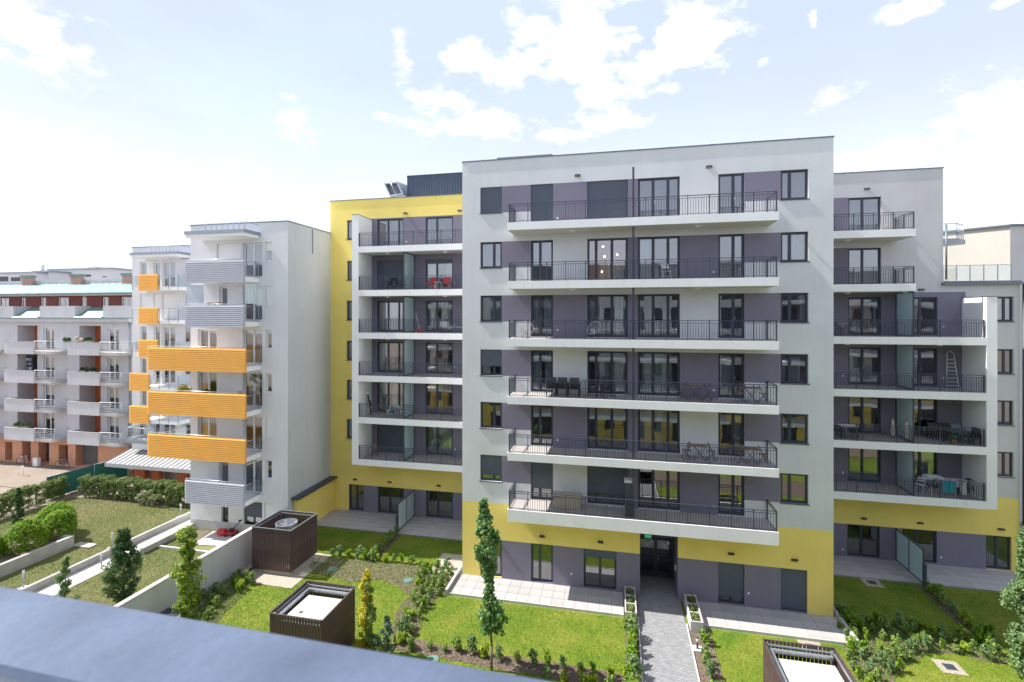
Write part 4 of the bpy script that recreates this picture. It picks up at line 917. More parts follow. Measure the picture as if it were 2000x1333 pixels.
# lawns: real blades
def blades(name, polys, excl, n, hgt, m, z, seed, bw=.007):
    r = np.random.default_rng(seed); P = []
    for p, w in polys:
        a = np.array(p); lo, hi = a.min(0), a.max(0); q = r.uniform(lo, hi, (int(n * w), 2)); q = q[inside(q, p)]; P.append(q)
    P = np.vstack(P)
    for e in excl: P = P[~inside(P, e)]
    k = len(P); ang = r.uniform(0, 2 * np.pi, k); h = hgt * r.uniform(.5, 1.4, k); w = bw * (.6 + .8 * r.random(k))
    d = np.c_[np.cos(ang), np.sin(ang)] * w[:, None]; lean = r.normal(0, .03, (k, 2))
    v = np.empty((k, 3, 3)); v[:, 0, :2] = P - d; v[:, 1, :2] = P + d; v[:, 0:2, 2] = z; v[:, 2, :2] = P + lean; v[:, 2, 2] = z + h; v[:, :, 2] += H
    me = bpy.data.meshes.new(name); me.vertices.add(k * 3); me.vertices.foreach_set('co', v.ravel()); me.loops.add(k * 3); me.loops.foreach_set('vertex_index', np.arange(k * 3))
    me.polygons.add(k); me.polygons.foreach_set('loop_start', np.arange(k) * 3); me.materials.append(m); me.update(); me.validate()
    o = bpy.data.objects.new(name, me); COL.objects.link(o); o['kind'] = 'stuff'; return o
TM = rect(-8.75, .3, 24.3, 26.4); TM2 = rect(3.2, 10.3, 24.3, 26.4); TL = rect(-21.2, -8.4, 30.4, 33.3); TR = rect(10, 24, 30.75, 33.3); PT = rect(.93, 3.2, 3, 28.6)
ex = list(beds.values()) + gravel + [TM, TM2, TL, TR, PT]
blades('grass_blades', [(rect(-21.1, 22, 15, 30.7), 1)], ex, 520000, .055, M['lawn'], GZ - .03, 1)
walk = rect(-30.3, -28.7, 8, 34)
tw = rect(*(lambda a, b: (a[0], b[0], a[1], b[1]))(G(372, 1072), (-21.4, 28.5)))
blades('dry_grass_blades', [(rect(-43, WXL, 18, 31.2), 1)], [walk, tw], 330000, .045, M['dry'], GZ - .03, 2)
# bark chips and leaf litter on the beds
blades('bark_litter', [(bedB, 1), (bedA, .3), (bedC, .8), (bedD, .3), (bedE, .4), (bedR, 1), (bedL, .2), (bedQ, .3)], [], 9000, .03, M['mulch'], GZ - .012, 5, .02)
blades('ground_cover', [(bedR, 1), (bedB, .8), (bedA, .5)], [], 22000, .09, LM['shrub'], GZ - .012, 6, .018)

# paved terraces, tile by tile
tm = MB().box(-.292, .292, -.292, .292, -.03, 0).build('tile_shape', M['tile'], None, local=True); tm2 = tm.data.copy(); tm2.materials[0] = M['tile2']; TME = [tm.data, tm2]; bpy.data.objects.remove(tm)
def terrace(x0, x1, y0, y1, z, s=.6):
    o = MB().box(x0, x1, y0, y1, GZ - .07, z - .012).build('terrace_paving', M['joint']); o['kind'] = 'structure'; WL[o.name] = Vector((0, 0, -H))
    nx, ny = round((x1 - x0) / s), round((y1 - y0) / s); dx, dy = (x1 - x0) / nx, (y1 - y0) / ny
    for i in range(nx):
        for j in range(ny):
            shared('tile', TME[0] if rng.random() < .7 else TME[1], o, (x0 + (i + .5) * dx, y0 + (j + .5) * dy, z + random.uniform(-.002, .002)), sc=(dx / .6, dy / .6, 1))
    return o
terrace(-8.7, .28, 24.45, YM - .004, -14.52); terrace(3.25, 10.25, 24.45, YM - .004, -14.52)
terrace(-21.15, xm0, 30.45, YW - .004, -14.56, .62); terrace(xm1, lx(1995), 30.8, YW - .004, -14.56, .62)
# terrace kerbs
KB = []
def kerb(pts, w, z0, z1, label, cat='kerb', name='garden_kerb', m='kerb'):
    b = MB()
    for p, q in zip(pts, pts[1:]):
        P_, Q_ = Vector((*p, 0)), Vector((*q, 0)); d = (Q_ - P_); n = Vector((-d.y, d.x, 0)).normalized() * w / 2; c = (P_ + Q_) / 2
        b.obox((c.x, c.y, (z0 + z1) / 2), d / 2, n, Vector((0, 0, (z1 - z0) / 2)))
    return tag(b.build(name, M[m]), label, cat)
kerb([(-8.78, 24.35), (-8.78, 27.9)], .14, GZ - .05, GZ + .28, 'short concrete kerb wall along the left end of the middle terrace', 'kerb wall', 'kerb_wall', 'conc')
kerb([(10.33, 24.35), (10.33, 27.6)], .14, GZ - .05, GZ + .28, 'short concrete kerb wall along the right end of the middle terrace', 'kerb wall', 'kerb_wall', 'conc')
kerb([(-8.7, 24.41), (.28, 24.41)], .05, GZ - .05, -14.50, 'thin stone edging in front of the pale terrace left of the path', 'edging')
kerb([(3.25, 24.41), (10.25, 24.41)], .05, GZ - .05, -14.50, 'thin stone edging in front of the pale terrace right of the path', 'edging')
kerb([(.95, 6), (.95, 24.4)], .06, GZ - .05, GZ + .09, 'thin kerb along the left side of the paved path', 'edging')
kerb([(3.17, 6), (3.17, 24.4)], .06, GZ - .05, GZ + .05, 'thin kerb along the right side of the paved path', 'edging')
# path of small grey pavers
pth = MB().box(.98, 3.14, 4, ye - .1, GZ - .07, GZ - .012).build('path', M['joint']); pth['kind'] = 'structure'; WL[pth.name] = Vector((0, 0, -H))
b = MB(); y = 9.0; row = 0
while y < ye - .25:
    x = .985 + (.1 if row % 2 else 0)
    while x < 3.1:
        w = min(.19, 3.13 - x); z = GZ + .004 + random.uniform(-.003, .003); b.box(x + .004, x + w, y + .005, y + .11, z - .03, z, random.choice((0, 0, 1)), 'b'); x += .2
    y += .117; row += 1
M['paver2'] = mat('lighter_paver', (.295, .296, .31), .85, var=.07, vscale=3.5, fine=.1)
b.build('pavers', [M['paver'], M['paver2']], pth, kind='stuff')
# planters at the door
def foliage(cen, n, size, seed, flat=.6, aspect=.6, up=.3):
    n = int(n * 1.6); size *= 1.3
    """leaf blades scattered round a list of (x,y,z,spread) clump centres -> (verts, faces)"""
    r = np.random.default_rng(seed); c = np.array(cen, float); idx = r.integers(0, len(c), n); dd = r.normal(0, 1, (n, 3)); dd /= np.linalg.norm(dd, axis=1)[:, None]
    rad = r.random(n) ** .45; P = c[idx, :3] + dd * (rad * c[idx, 3])[:, None]
    nm = dd + r.normal(0, .6, (n, 3)) + np.array([0, 0, up]); nm /= np.linalg.norm(nm, axis=1)[:, None]
    t = np.cross(nm, r.normal(0, 1, (n, 3))); t /= np.linalg.norm(t, axis=1)[:, None]; s = np.cross(nm, t)
    L_ = size * r.uniform(.6, 1.3, n)[:, None]; w = L_ * aspect * .5
    v = np.empty((n, 6, 3)); v[:, 0] = P - t * L_ * .5; v[:, 1] = P - t * L_ * .1 + s * w + nm * L_ * .06; v[:, 2] = P + t * L_ * .28 + s * w * .75 + nm * L_ * .05
    v[:, 3] = P + t * L_ * .55 - nm * L_ * .08; v[:, 4] = P + t * L_ * .28 - s * w * .75 + nm * L_ * .05; v[:, 5] = P - t * L_ * .1 - s * w + nm * L_ * .06
    return v.reshape(-1, 3), n
def leaf_mesh(name, cen, n, size, m, seed, **k):
    v, n = foliage(cen, n, size, seed, **k); me = bpy.data.meshes.new(name); me.vertices.add(n * 6); me.vertices.foreach_set('co', v.ravel())
    b = np.arange(n)[:, None] * 6; L_ = np.hstack([b + [0, 1, 2, 3], b + [0, 3, 4, 5]]).ravel()
    me.loops.add(n * 8); me.loops.foreach_set('vertex_index', L_); me.polygons.add(n * 2); me.polygons.foreach_set('loop_start', np.arange(n * 2) * 4); me.materials.append(m); me.update(calc_edges=True); return me
def leaf_obj(name, parent, *a, loc=None, **k):
    me = leaf_mesh(name, *a, **k); o = bpy.data.objects.new(name, me); COL.objects.link(o)
    if parent: o.parent = parent
    if loc: o.location = (loc[0], loc[1], loc[2] + H)
    return o
def planter(x0, x1, y0, y1, label):
    e = empty('planter', ((x0 + x1) / 2, (y0 + y1) / 2, GZ), label, 'planter'); b = MB(); z1 = GZ + .48; t = .06
    b.box(x0, x1, y0, y0 + t, GZ - .05, z1).box(x0, x1, y1 - t, y1, GZ - .05, z1).box(x0, x0 + t, y0 + t, y1 - t, GZ - .05, z1).box(x1 - t, x1, y0 + t, y1 - t, GZ - .05, z1)
    ys_ = [y0 + t + (y1 - y0 - 2 * t) * k / 3 for k in range(4)]
    for k in (1, 2): b.box(x0 + t, x1 - t, ys_[k] - .03, ys_[k] + .03, GZ, z1 - .003)
    b.box(x0 + t, x1 - t, y0 + t, y1 - t, GZ, z1 - .1, 1, 'b'); b.build('box', [M['conc2'], M['mulch']], e)
    for k in range(3):
        cy = (ys_[k] + ys_[k + 1]) / 2; cen = [((x0 + x1) / 2 + random.uniform(-.1, .1), cy + random.uniform(-.2, .2), z1 - .02, .12) for _ in range(8)]
        me = leaf_mesh('small_plants', [(c[0] - WL[e.name].x, c[1] - WL[e.name].y, c[2] - WL[e.name].z, c[3]) for c in cen], 130, .06, LM['hedge'] if k else LM['shrub'], 50 + k); o = bpy.data.objects.new('small_plants', me); COL.objects.link(o); o.parent = e
planter(.33, .88, 24.0, 26.3, 'long white three-part planter box left of the entrance path')
planter(3.28, 3.85, 23.9, 26.2, 'long white three-part planter box right of the entrance path')

# garden walls
e = empty('garden_wall', (-21.3, 22, GZ), 'long smooth light grey garden wall dividing the two gardens', 'wall')
MB().box(WXL, -21.2, 6, 28.38, GZ - .1, -12.66).build('wall', M['wallw'], e)
MB().box(WXL - .03, -21.17, 6, 28.37, -12.659, -12.61).build('coping', M['conc2'], e)
e = empty('garden_wall', (-20.9, 31.5, GZ), 'short yellow garden wall with a dark sloping-looking metal cap beside the blank grey wall', 'wall')
MB().box(-21.15, -20.85, 28.9, YW - .01, GZ - .05, -12.2).build('wall', M['yellow'], e)
MB().box(-21.19, -20.62, 28.7, YW - .01, -12.199, -12.08).build('metal_cap', M['anth'], e)
e = empty('vent_box', (-20.9, 18.5, GZ), 'low dark metal channel cover at the foot of the grey garden wall', 'cover')
MB().box(-21.15, -20.1, 14, 19.6, GZ - .05, GZ + .55).box(-20.6, -19.9, 14, 19.2, GZ + .01, GZ + .6, 1).build('cover', [M['anth'], M['zinc']], e)
# walkway and retaining kerbs of the old garden
wk = MB().box(-30.15, -28.75, 8, 34, GZ - .07, GZ + .0).build('walkway', M['conc2']); wk['kind'] = 'structure'
kerb([(-30.3, 8), (-30.3, 33)], .2, GZ - .05, GZ + .38, 'long low concrete retaining kerb along the left of the walkway', 'kerb wall', 'kerb_wall', 'conc')
kerb([(-28.55, 24.6), (-28.55, 28.3)], .22, GZ - .05, GZ + .34, 'short concrete step wall beside the walkway near the white block', 'kerb wall', 'kerb_wall', 'conc')
a0 = G(291, 1066); a1 = G(408, 1079)
kerb([a0, (-21.5, a1[1] - .1)], .12, GZ - .05, GZ + .09, 'thin pale kerb closing the small lawn in front of the white block', 'edging')
o = MB().poly([(*G(375, 1064), GZ + .012), (*G(432, 1067), GZ + .012), (*G(466, 1040), GZ + .012), (*G(416, 1038), GZ + .012)]).build('concrete_pad', M['conc2']); o['kind'] = 'structure'
o = MB().poly([(*G(352, 1063), GZ + .006), (*G(375, 1064), GZ + .006), (*G(412, 1038), GZ + .006), (*G(386, 1036), GZ + .006)]).build('soil_strip', M['mulch']); o['kind'] = 'structure'
q = G(165, 1066); tag(MB().box(q[0] - .7, q[0] + .7, q[1] - .25, q[1] + .25, GZ - .05, GZ + .06).build('manhole_slab', M['conc']), 'flat concrete manhole slab lying in the dry lawn', 'slab')
e = empty('raised_planter', (-33.8, 20, GZ), 'raised bed held by a concrete wall, filled with round green bushes', 'raised bed')
MB().box(-33.9, -33.65, 9, 24.5, GZ - .1, GZ + .68).box(-37.5, -33.9, 24.25, 24.5, GZ - .1, GZ + .68).build('retaining_wall', M['conc'], e)
MB().box(-37.4, -33.91, 9, 24.24, GZ - .05, GZ + .45).build('soil', M['mulch'], e)
# bollard lights
def bollard(label, x, y, h=.95, m='galv', grp=None):
    e = empty('bollard_light', (x, y, GZ), label, 'bollard light', grp)
    MB().tube((x, y, GZ), (x, y, GZ + h - .18), .045, 10).build('post', M[m], e); MB().tube((x, y, GZ + h - .18), (x, y, GZ + h - .03), .055, 10).build('lamp_glass', M['lamp'], e)
    MB().tube((x, y, GZ + h - .03), (x, y, GZ + h), .06, 10).build('cap', M[m], e); MB().box(x - .2, x + .2, y - .2, y + .2, GZ - .06, GZ + .03).build('footing', M['conc2'], e)
for px, py, lb in ((353, 1010, 'slim bollard light at the end of the rear hedge'), (219, 1070, 'slim bollard light on the dry lawn behind the dark oval tree'), (198, 1113, 'slim bollard light on the right edge of the walkway'), (46, 1149, 'slim bollard light nearest the left edge of the lawn')):
    q = G(px, py); bollard(lb, *q)
q = G(1362, 1268); bollard('short black bollard light beside the right edge of the paved path', *q, .5, 'anth')
q = G(1242, 1333); bollard('short black bollard light beside the left edge of the paved path', *q, .5, 'anth')
# green netting fence
e = empty('netting_fence', (-44.3, 34, GZ), 'dark green mesh privacy netting fence behind the hedges', 'fence')
fp = [(-44.4, 30.3), (-44.2, 33.8), (-43.6, 36.4), (-38, 36.0)]
MB().path([(*p, GZ + 1.75) for p in fp], .02, 5).build('top_wire', M['zinc'], e)
b = MB()
for p, q in zip(fp, fp[1:]): b.quad((*p, GZ), (*q, GZ), (*q, GZ + 1.72), (*p, GZ + 1.72))
b.build('netting', M['green'], e)
for p in fp: MB().tube((*p, GZ), (*p, GZ + 1.8), .03, 6).build('post', M['zinc'], e)

# ================================================================ SLATTED VENT ENCLOSURES
slat_v = MB().box(-.058, .058, -.014, .014, 0, 1).build('slat_shape', M['slat'], None, local=True); SLME = slat_v.data; bpy.data.objects.remove(slat_v)
def enclosure(x0, x1, y0, y1, zb, zt, label, inner):
    e = empty('vent_enclosure', ((x0 + x1) / 2, (y0 + y1) / 2, GZ), label, 'enclosure')
    MB().box(x0 + .1, x1 - .1, y0 + .1, y1 - .1, GZ - .1, zb + .1, 0).build('plinth', M['conc'], e)
    b = MB(); t = .05
    for z in (zt - .16, (zb + zt) / 2, zb + .08):
        for (a, c, d, f) in ((x0 + .03, x1 - .03, y0 + .03, y0 + .03 + t), (x0 + .03, x1 - .03, y1 - .03 - t, y1 - .03), (x0 + .03, x0 + .03 + t, y0 + .08, y1 - .08), (x1 - .03 - t, x1 - .03, y0 + .08, y1 - .08)): b.box(a, c, d, f, z, z + .06)
    for (a, c) in ((x0 + .081, y0 + .081), (x1 - .141, y0 + .081), (x0 + .081, y1 - .141), (x1 - .141, y1 - .141)): b.box(a, a + .06, c, c + .06, zb, zt - .02)
    b.build('steel_frame', M['galv'], e)
    pitch = .132
    for side in range(4):
        L_ = (x1 - x0) if side < 2 else (y1 - y0); n = int(L_ / pitch); p = L_ / n
        for i in range(n):
            u = (i + .5) * p; jz = random.uniform(-.004, .004)
            loc, rz = ((x0 + u, y0, zb), 0) if side == 0 else ((x0 + u, y1, zb), 0) if side == 1 else ((x0, y0 + u, zb), math.pi / 2) if side == 2 else ((x1, y0 + u, zb), math.pi / 2)
            shared('slat', SLME, e, loc, (0, 0, rz), (p * .8 / .116, 1, zt - zb + jz))
    MB().box(x0 - .03, x1 + .03, y0 - .03, y0 + .02, zt + .006, zt + .03).box(x0 - .03, x1 + .03, y1 - .02, y1 + .03, zt + .006, zt + .03).box(x0 - .03, x0 + .02, y0 + .02, y1 - .02, zt + .006, zt + .03).box(x1 - .02, x1 + .03, y0 + .02, y1 - .02, zt + .006, zt + .03).build('top_trim', M['galv'] if inner == 'fan' else M['slat'], e)
    if inner == 'fan':
        cx, cy = (x0 + x1) / 2 + .1, (y0 + y1) / 2 - .05; r = .6; b = MB(); n = 28
        zt2 = zt - .1
        for i in range(n):
            a, c = 2 * math.pi * i / n, 2 * math.pi * (i + 1) / n
            for (rr, fl) in ((r, 0), (r - .05, 1)):
                qd = [(cx + rr * math.cos(a), cy + rr * math.sin(a), zb + .1), (cx + rr * math.cos(c), cy + rr * math.sin(c), zb + .1), (cx + rr * math.cos(c), cy + rr * math.sin(c), zt2), (cx + rr * math.cos(a), cy + rr * math.sin(a), zt2)]
                b.quad(*(qd if not fl else qd[::-1]), 0, True)
            b.quad((cx + r * math.cos(a), cy + r * math.sin(a), zt2), (cx + r * math.cos(c), cy + r * math.sin(c), zt2), (cx + (r - .05) * math.cos(c), cy + (r - .05) * math.sin(c), zt2), (cx + (r - .05) * math.cos(a), cy + (r - .05) * math.sin(a), zt2))
        dct = b.build('vent_duct', M['galv'], e)
        b = MB(); b.ring((cx, cy, zt2 - .04), .3, .01, 'z').ring((cx, cy, zt2 - .04), .45, .01, 'z').ring((cx, cy, zt2 - .04), .16, .01, 'z')
        for k in range(8): a = math.pi * k / 4; b.tube((cx, cy, zt2 - .04), (cx + .55 * math.cos(a), cy + .55 * math.sin(a), zt2 - .04), .012, 4)
        for k in range(5):
            a = 2 * math.pi * k / 5; u, w = Vector((math.cos(a), math.sin(a), 0)), Vector((-math.sin(a), math.cos(a), .35)).normalized()
            c = Vector((cx, cy, zt2 - .25)); b.quad(tuple(c + u * .1 - w * .05), tuple(c + u * .5 - w * .16), tuple(c + u * .5 + w * .16), tuple(c + u * .1 + w * .05), 1)
        n2 = 20; b.poly([(cx + .54 * math.cos(2 * math.pi * i / n2), cy + .54 * math.sin(2 * math.pi * i / n2), zt2 - .4) for i in range(n2)], 1)
        b.build('fan_grille', [M['galv'], M['zinc']], dct)
    else:
        MB().box(x0 + .42, x1 - .22, y0 + .2, y1 - .5, zb + .1, zt - .42).build('shaft_wall', M['conc'], e)
        MB().box(x0 + .36, x1 - .16, y0 + .14, y1 - .44, zt - .419, zt - .34).build('shaft_lid', M['lid'], e)
        MB().box(x0 + .12, x0 + .26, y0 + .12, y1 - .12, zt - .3, zt - .18).box(x0 + .26, x1 - .12, y1 - .26, y1 - .14, zt - .3, zt - .18).build('cable_tray', M['galv'], e)
    return e
enclosure(-20.35, -17.85, 24.15, 26.6, -14.35, -12.02, 'dark brown slatted enclosure with a round fan duct inside, by the grey garden wall', 'fan')
enclosure(-13.95, -11.55, 17.55, 20.05, -14.5, -12.2, 'dark brown slatted enclosure with a flat white lid, beside the golden column tree', 'lid')
enclosure(5.35, 7.75, 17.55, 20.05, -14.5, -12.2, 'dark brown slatted enclosure with a flat white lid at the bottom right', 'lid')
# frosted garden screens on the side terraces
for xq, yf, lb in ((XP, 30.55, 'frosted glass garden screen in a dark frame on the left side terrace'), (XQ, 30.6, 'frosted glass garden screen in a dark frame on the right side terrace')):
    e = empty('garden_screen', (xq, 32, GZ), lb, 'screen'); z0, z1 = -14.5, -12.62; ym = (yf + YW) / 2
    MB().box(xq - .03, xq + .03, yf, YW - .01, z1 - .06, z1).box(xq - .03, xq + .03, yf, YW - .01, z0, z0 + .06).box(xq - .028, xq + .028, ym - .03, ym + .03, z0 + .06, z1 - .06).box(xq - .028, xq + .028, YW - .07, YW - .011, z0 + .06, z1 - .06).build('frame', M['rail'], e)
    MB().box(xq - .07, xq + .07, yf - .15, yf - .001, GZ, z1 - .75).box(xq - .03, xq + .03, yf, yf + .06, z0 + .06, z1 - .06).build('end_post', M['rail'], e)
    for a, c in ((yf + .06, ym - .03), (ym + .03, YW - .07)): MB().box(xq - .008, xq + .008, a, c, z0 + .06, z1 - .06).build('frosted_pane', M['frost'], e)
# drain covers
for px, py, lb in ((1703, 1138, 'square gravel patch with a dark gully at the edge of the right side terrace'), (1855, 1303, 'square gravel patch with a dark gully in the lower right lawn'), (1585, 1264, 'gravel patch behind the right enclosure'), (1975, 1162, 'gravel patch at the far right end of the right side terrace')):
    q = G(px, py); e = empty('gully', (*q, GZ), lb, 'gully')
    MB().box(q[0] - .45, q[0] + .45, q[1] - .42, q[1] + .42, GZ - .06, GZ - .002).build('gravel_square', M['gravel'], e)
    MB().box(q[0] - .2, q[0] + .2, q[1] - .18, q[1] + .18, GZ - .001, GZ + .012).build('grate', M['anth'], e)
for px, py, lb in ((650, 1113, 'round green drain cover in the mulch beside the fan enclosure'), (797, 1134, 'round green drain cover among the young shrubs'), (845, 1289, 'round green drain cover in the lawn near the foreground rail')):
    q = G(px, py); tag(MB().tube((*q, GZ - .03), (*q, GZ + .02), .27, 20).tube((*q, GZ + .02), (*q, GZ + .035), .2, 20).build('drain_cover', M['cover']), lb, 'drain cover')

# ================================================================ PLANTS
def tree(name, label, base, h, trunk, R_, prof, n, size, mk, seed, cat='tree', nclump=70, spread=.3, trunk_r=.05, mk2=None, lean=0, split=.4, aspect=.6, group=None):
    e = empty(name, (*base, GZ), label, cat, group); r = random.Random(seed)
    pts = [(lean * t * t + r.uniform(-.03, .03) * h * .1, r.uniform(-.02, .02) * h * .1, h * t * .95) for t in (0, .15, .3, .45, .6, .8, 1)]; pts[0] = (0, 0, 0)
    b = MB()
    for i in range(6): b.tube(pts[i], pts[i + 1], trunk_r * (1 - i / 7), 7, 0, trunk_r * (1 - (i + 1) / 7))
    cen = []
    for i in range(nclump):
        t = (i + r.random()) / nclump; z = trunk + (h - trunk) * t; rr = R_ * prof(t); a = r.uniform(0, 2 * math.pi); d = rr * math.sqrt(r.uniform(.05, 1)); k = z / h
        ax_ = lean * k * k; s = spread * (.55 + .6 * r.random()) * (.45 + .55 * prof(t))
        cen.append((ax_ + d * math.cos(a), d * math.sin(a), z, s))
        if i % 3 == 0: b.tube((ax_, 0, max(.05, z - rr * .9 - .1)), (ax_ + d * .85 * math.cos(a), d * .85 * math.sin(a), z), trunk_r * .22, 4, 0, trunk_r * .08)
    b.build('trunk', M['stem'], e, local=True)
    if mk2:
        c2 = [c for i, c in enumerate(cen) if (c[0] < R_ * .25 if split == 'left2' else r.random() < split)] or cen[:2]; leaf_obj('crown', e, [c for c in cen if c not in c2] if split == 'left2' else cen, int(n * .45), size, LM[mk], seed, aspect=aspect); o = leaf_obj('second_leaves', e, c2, int(n * .6), size * .95, LM[mk2], seed + 1, aspect=aspect)  # second leaf colour, kept to the left side on the golden tree
    else: leaf_obj('crown', e, cen, n, size, LM[mk], seed, aspect=aspect)
    return e
col = lambda t: min(1, .35 + 1.6 * t) * (1 - max(0, t - .55) / .45 * .75)
def maple_prof(t): return (.55 + .45 * math.sin(t * 9.5 + 1.2)) * (1 if t > .08 else .6) * (1.1 - .75 * max(0, t - .45) / .55) + .12
tree('maple_tree', 'tall slender young maple with bare lower trunk in front of the middle lawn', G(960, 1309), 6.95, 1.55, .56, maple_prof, 4300, .08, 'maple', 11, nclump=150, spread=.25, trunk_r=.055, lean=-.35, aspect=.9)
tree('oval_tree', 'dark green oval young tree on the lawn before the grey garden wall', G(241, 1180), 3.75, .12, .74, lambda t: .45 + .62 * math.sin(math.pi * min(1, t * 1.2)) if t < .62 else max(.2, 1.1 - 1.2 * (t - .3)), 9500, .06, 'dark', 12, nclump=170, spread=.26)
tree('leafy_sapling', 'light green leafy sapling behind the foreground rail at the left', G(128, 1212), 3.0, .5, .58, lambda t: (.9 - .5 * t) * (.7 + .3 * math.sin(t * 12)), 1300, .085, 'pale', 13, nclump=30, spread=.24)
tree('column_tree', 'tall yellow-green column tree in front of the grey garden wall', G(366, 1238), 4.75, .15, .58, lambda t: (.55 + .55 * math.sin(math.pi * min(.9, t * 1.15))) * (.8 + .25 * math.sin(t * 14)), 6000, .085, 'lime', 14, nclump=95, spread=.26, mk2='shrub', split=.6)
tree('column_tree', 'narrow golden-yellow column tree beside the white-lidded enclosure', G(716, 1277), 3.55, .1, .42, lambda t: (.65 + .35 * math.sin(math.pi * t)) * (.8 + .25 * math.sin(t * 17)) * (1.25 - .75 * t), 4200, .062, 'shrub', 15, nclump=85, spread=.19, mk2='gold', split='left2')
tree('leafy_bush', 'bluish green loose bush at the foot of the golden column tree', G(750, 1290), 1.75, .1, .5, lambda t: 1 - .6 * t, 1100, .07, 'blue', 16, cat='bush', nclump=26, spread=.2)
tree('leafy_bush', 'small pale leafy bush growing up in front of the lidded enclosure', G(594, 1290), 2.0, .2, .5, lambda t: .9 - .5 * t, 700, .11, 'pale', 17, cat='bush', nclump=18, spread=.2)
tree('leafy_tree', 'pale green leafy tree cut by the right edge of the picture', G(2016, 1316), 5.9, .2, 1.05, lambda t: (1.05 - .75 * t) * (.85 + .2 * math.sin(t * 16)), 9500, .085, 'pale', 18, nclump=120, spread=.34)
tree('cypress_tree', 'small dark conical cypress behind the round bushes', G(36, 1032), 2.75, .02, .5, lambda t: 1.05 - .95 * t, 5000, .05, 'dark', 19, nclump=110, spread=.16)
# clipped round bushes
def round_bush(label, c, rx, ry, rz, seed):
    e = empty('round_bush', (c[0], c[1], GZ + .4), label, 'bush'); r = random.Random(seed); cen = []
    for i in range(420):
        u = r.uniform(-.35, 1); a = r.uniform(0, 2 * math.pi); k = math.sqrt(max(0, 1 - u * u)); q_ = r.uniform(.86, .95); cen.append((rx * k * math.cos(a) * q_, ry * k * math.sin(a) * q_, rz * (.3 + .7 * u) * q_ + .15, .15))
    leaf_obj('foliage', e, cen, 11000, .055, LM['bush'], seed, up=.8)
    b = MB()
    for i in range(7): a = i * .9; b.tube((0, 0, 0), (rx * .5 * math.cos(a), ry * .5 * math.sin(a), rz * .8), .02, 4)
    b.tube((0, 0, 0), (0, 0, rz * .9), .04, 5); b.build('stems', M['stem'], e, local=True)
for (px, py, rx, rz, lb) in ((50, 1088, 1.0, 1.75, 'largest clipped round bush on the raised bed'), (116, 1060, .85, 1.6, 'round clipped bush at the right end of the raised bed'), (66, 1040, 1.05, 1.6, 'wide clipped bush behind the largest round bush'), (-24, 1112, 1.05, 1.5, 'round bush cut by the left edge of the picture')):
    q = G(px, py); round_bush(lb, (max(-36.6, q[0]) if px > 0 else -36.1, q[1]), rx, rx, rz, int(abs(px)) + 30)
# hedges
def hedge(label, p, q, w, h, seed, n, mk='hedge'):
    P_, Q_ = Vector((*p, 0)), Vector((*q, 0)); L_ = (Q_ - P_).length; d = (Q_ - P_).normalized(); nn = Vector((-d.y, d.x, 0)); r = random.Random(seed)
    e = empty('hedge', (*(P_ + Q_).xy / 2, GZ), label, 'hedge'); o = (P_ + Q_) / 2; cen = []
    for i in range(int(L_ * 80)):
        u = r.uniform(0, L_); f = r.random(); bump = 1 + .06 * math.sin(u * 2.1 + seed) + .05 * math.sin(u * 5.3)
        if f < .4: v, z = r.uniform(-.5, .5) * w, h * bump * r.uniform(.9, 1)
        else: v, z = (-.5 if r.random() < .7 else .5) * w * r.uniform(.7, 1), h * r.uniform(.06, .95)
        c = P_ + d * u + nn * v - o; cen.append((c.x, c.y, z, .17))
    leaf_obj('foliage', e, cen, n, .062, LM[mk], seed, up=.6)
    b = MB(); k = int(L_ / .55)
    for i in range(k):
        c = P_ + d * (i + .5) * L_ / k - o
        for j in range(3): b.tube((c.x, c.y, 0), (c.x + r.uniform(-.25, .25), c.y + r.uniform(-.2, .2), h * .85), .018, 4)
    b.build('stems', M['stem'], e, local=True); return e
hedge('trimmed dark green hedge along the rear of the dry lawn', (-42.6, 31.75), (-33.6, 31.75), .8, 1.5, 41, 26000)
hedge('trimmed green hedge piece next to the white block, under the lilac balcony', (-33.9, 31.6), (-30.6, 31.6), .85, 1.5, 42, 13000)
hedge('long green hedge running along the left edge of the dry lawn', (-43.9, 18), (-43.9, 31.2), .9, 1.5, 43, 34000)
e = empty('flowering_bush', (-35.2, 31.1, GZ), 'hedge bush covered with white blossom in the rear hedge', 'bush')
cen = [(random.uniform(-1.2, 1.1), random.uniform(-.3, .1), random.uniform(.2, 1.1), .22) for _ in range(26)]
leaf_obj('foliage', e, cen, 900, .07, LM['hedge'], 44); leaf_obj('blossom', e, cen[:16], 420, .06, LM['bloss'], 45)
# young shrubs in the beds, each on its own
SH = []
for s in range(6):
    e = empty('young_shrub', (0, 0, 0)); r = random.Random(s + 60); hh = .46 + .1 * (s % 3); cen = [(r.gauss(0, .09), r.gauss(0, .09), hh * (.25 + .75 * i / 8), .12) for i in range(9)]
    leaf_obj('leaves', e, cen, 150, .092, LM[('shrub', 'shrub', 'pale', 'lime', 'shrub', 'bush')[s]], 70 + s, aspect=.5)
    b = MB(); [b.tube((0, 0, 0), (c[0], c[1], c[2]), .007, 3) for c in cen[::2]]; b.build('stems', M['stem'], e, local=True); SH.append(e)
first_used = [False] * 6
def shrub(x, y, label, group, sc=1):
    k = random.randrange(6); s = sc * random.uniform(.6, 1.05); rz = random.uniform(0, 6.28)
    if not first_used[k]:
        first_used[k] = True; o = SH[k]; o.location = (x, y, GZ - .02 + H); o.rotation_euler = (0, 0, rz); o.scale = (s,) * 3; o['label'] = label
    else: o = copy_thing(SH[k], (x, y, GZ - .02), rz, label, s)
    o['category'] = 'shrub'; o['group'] = group
J = lambda a: random.uniform(-a, a)
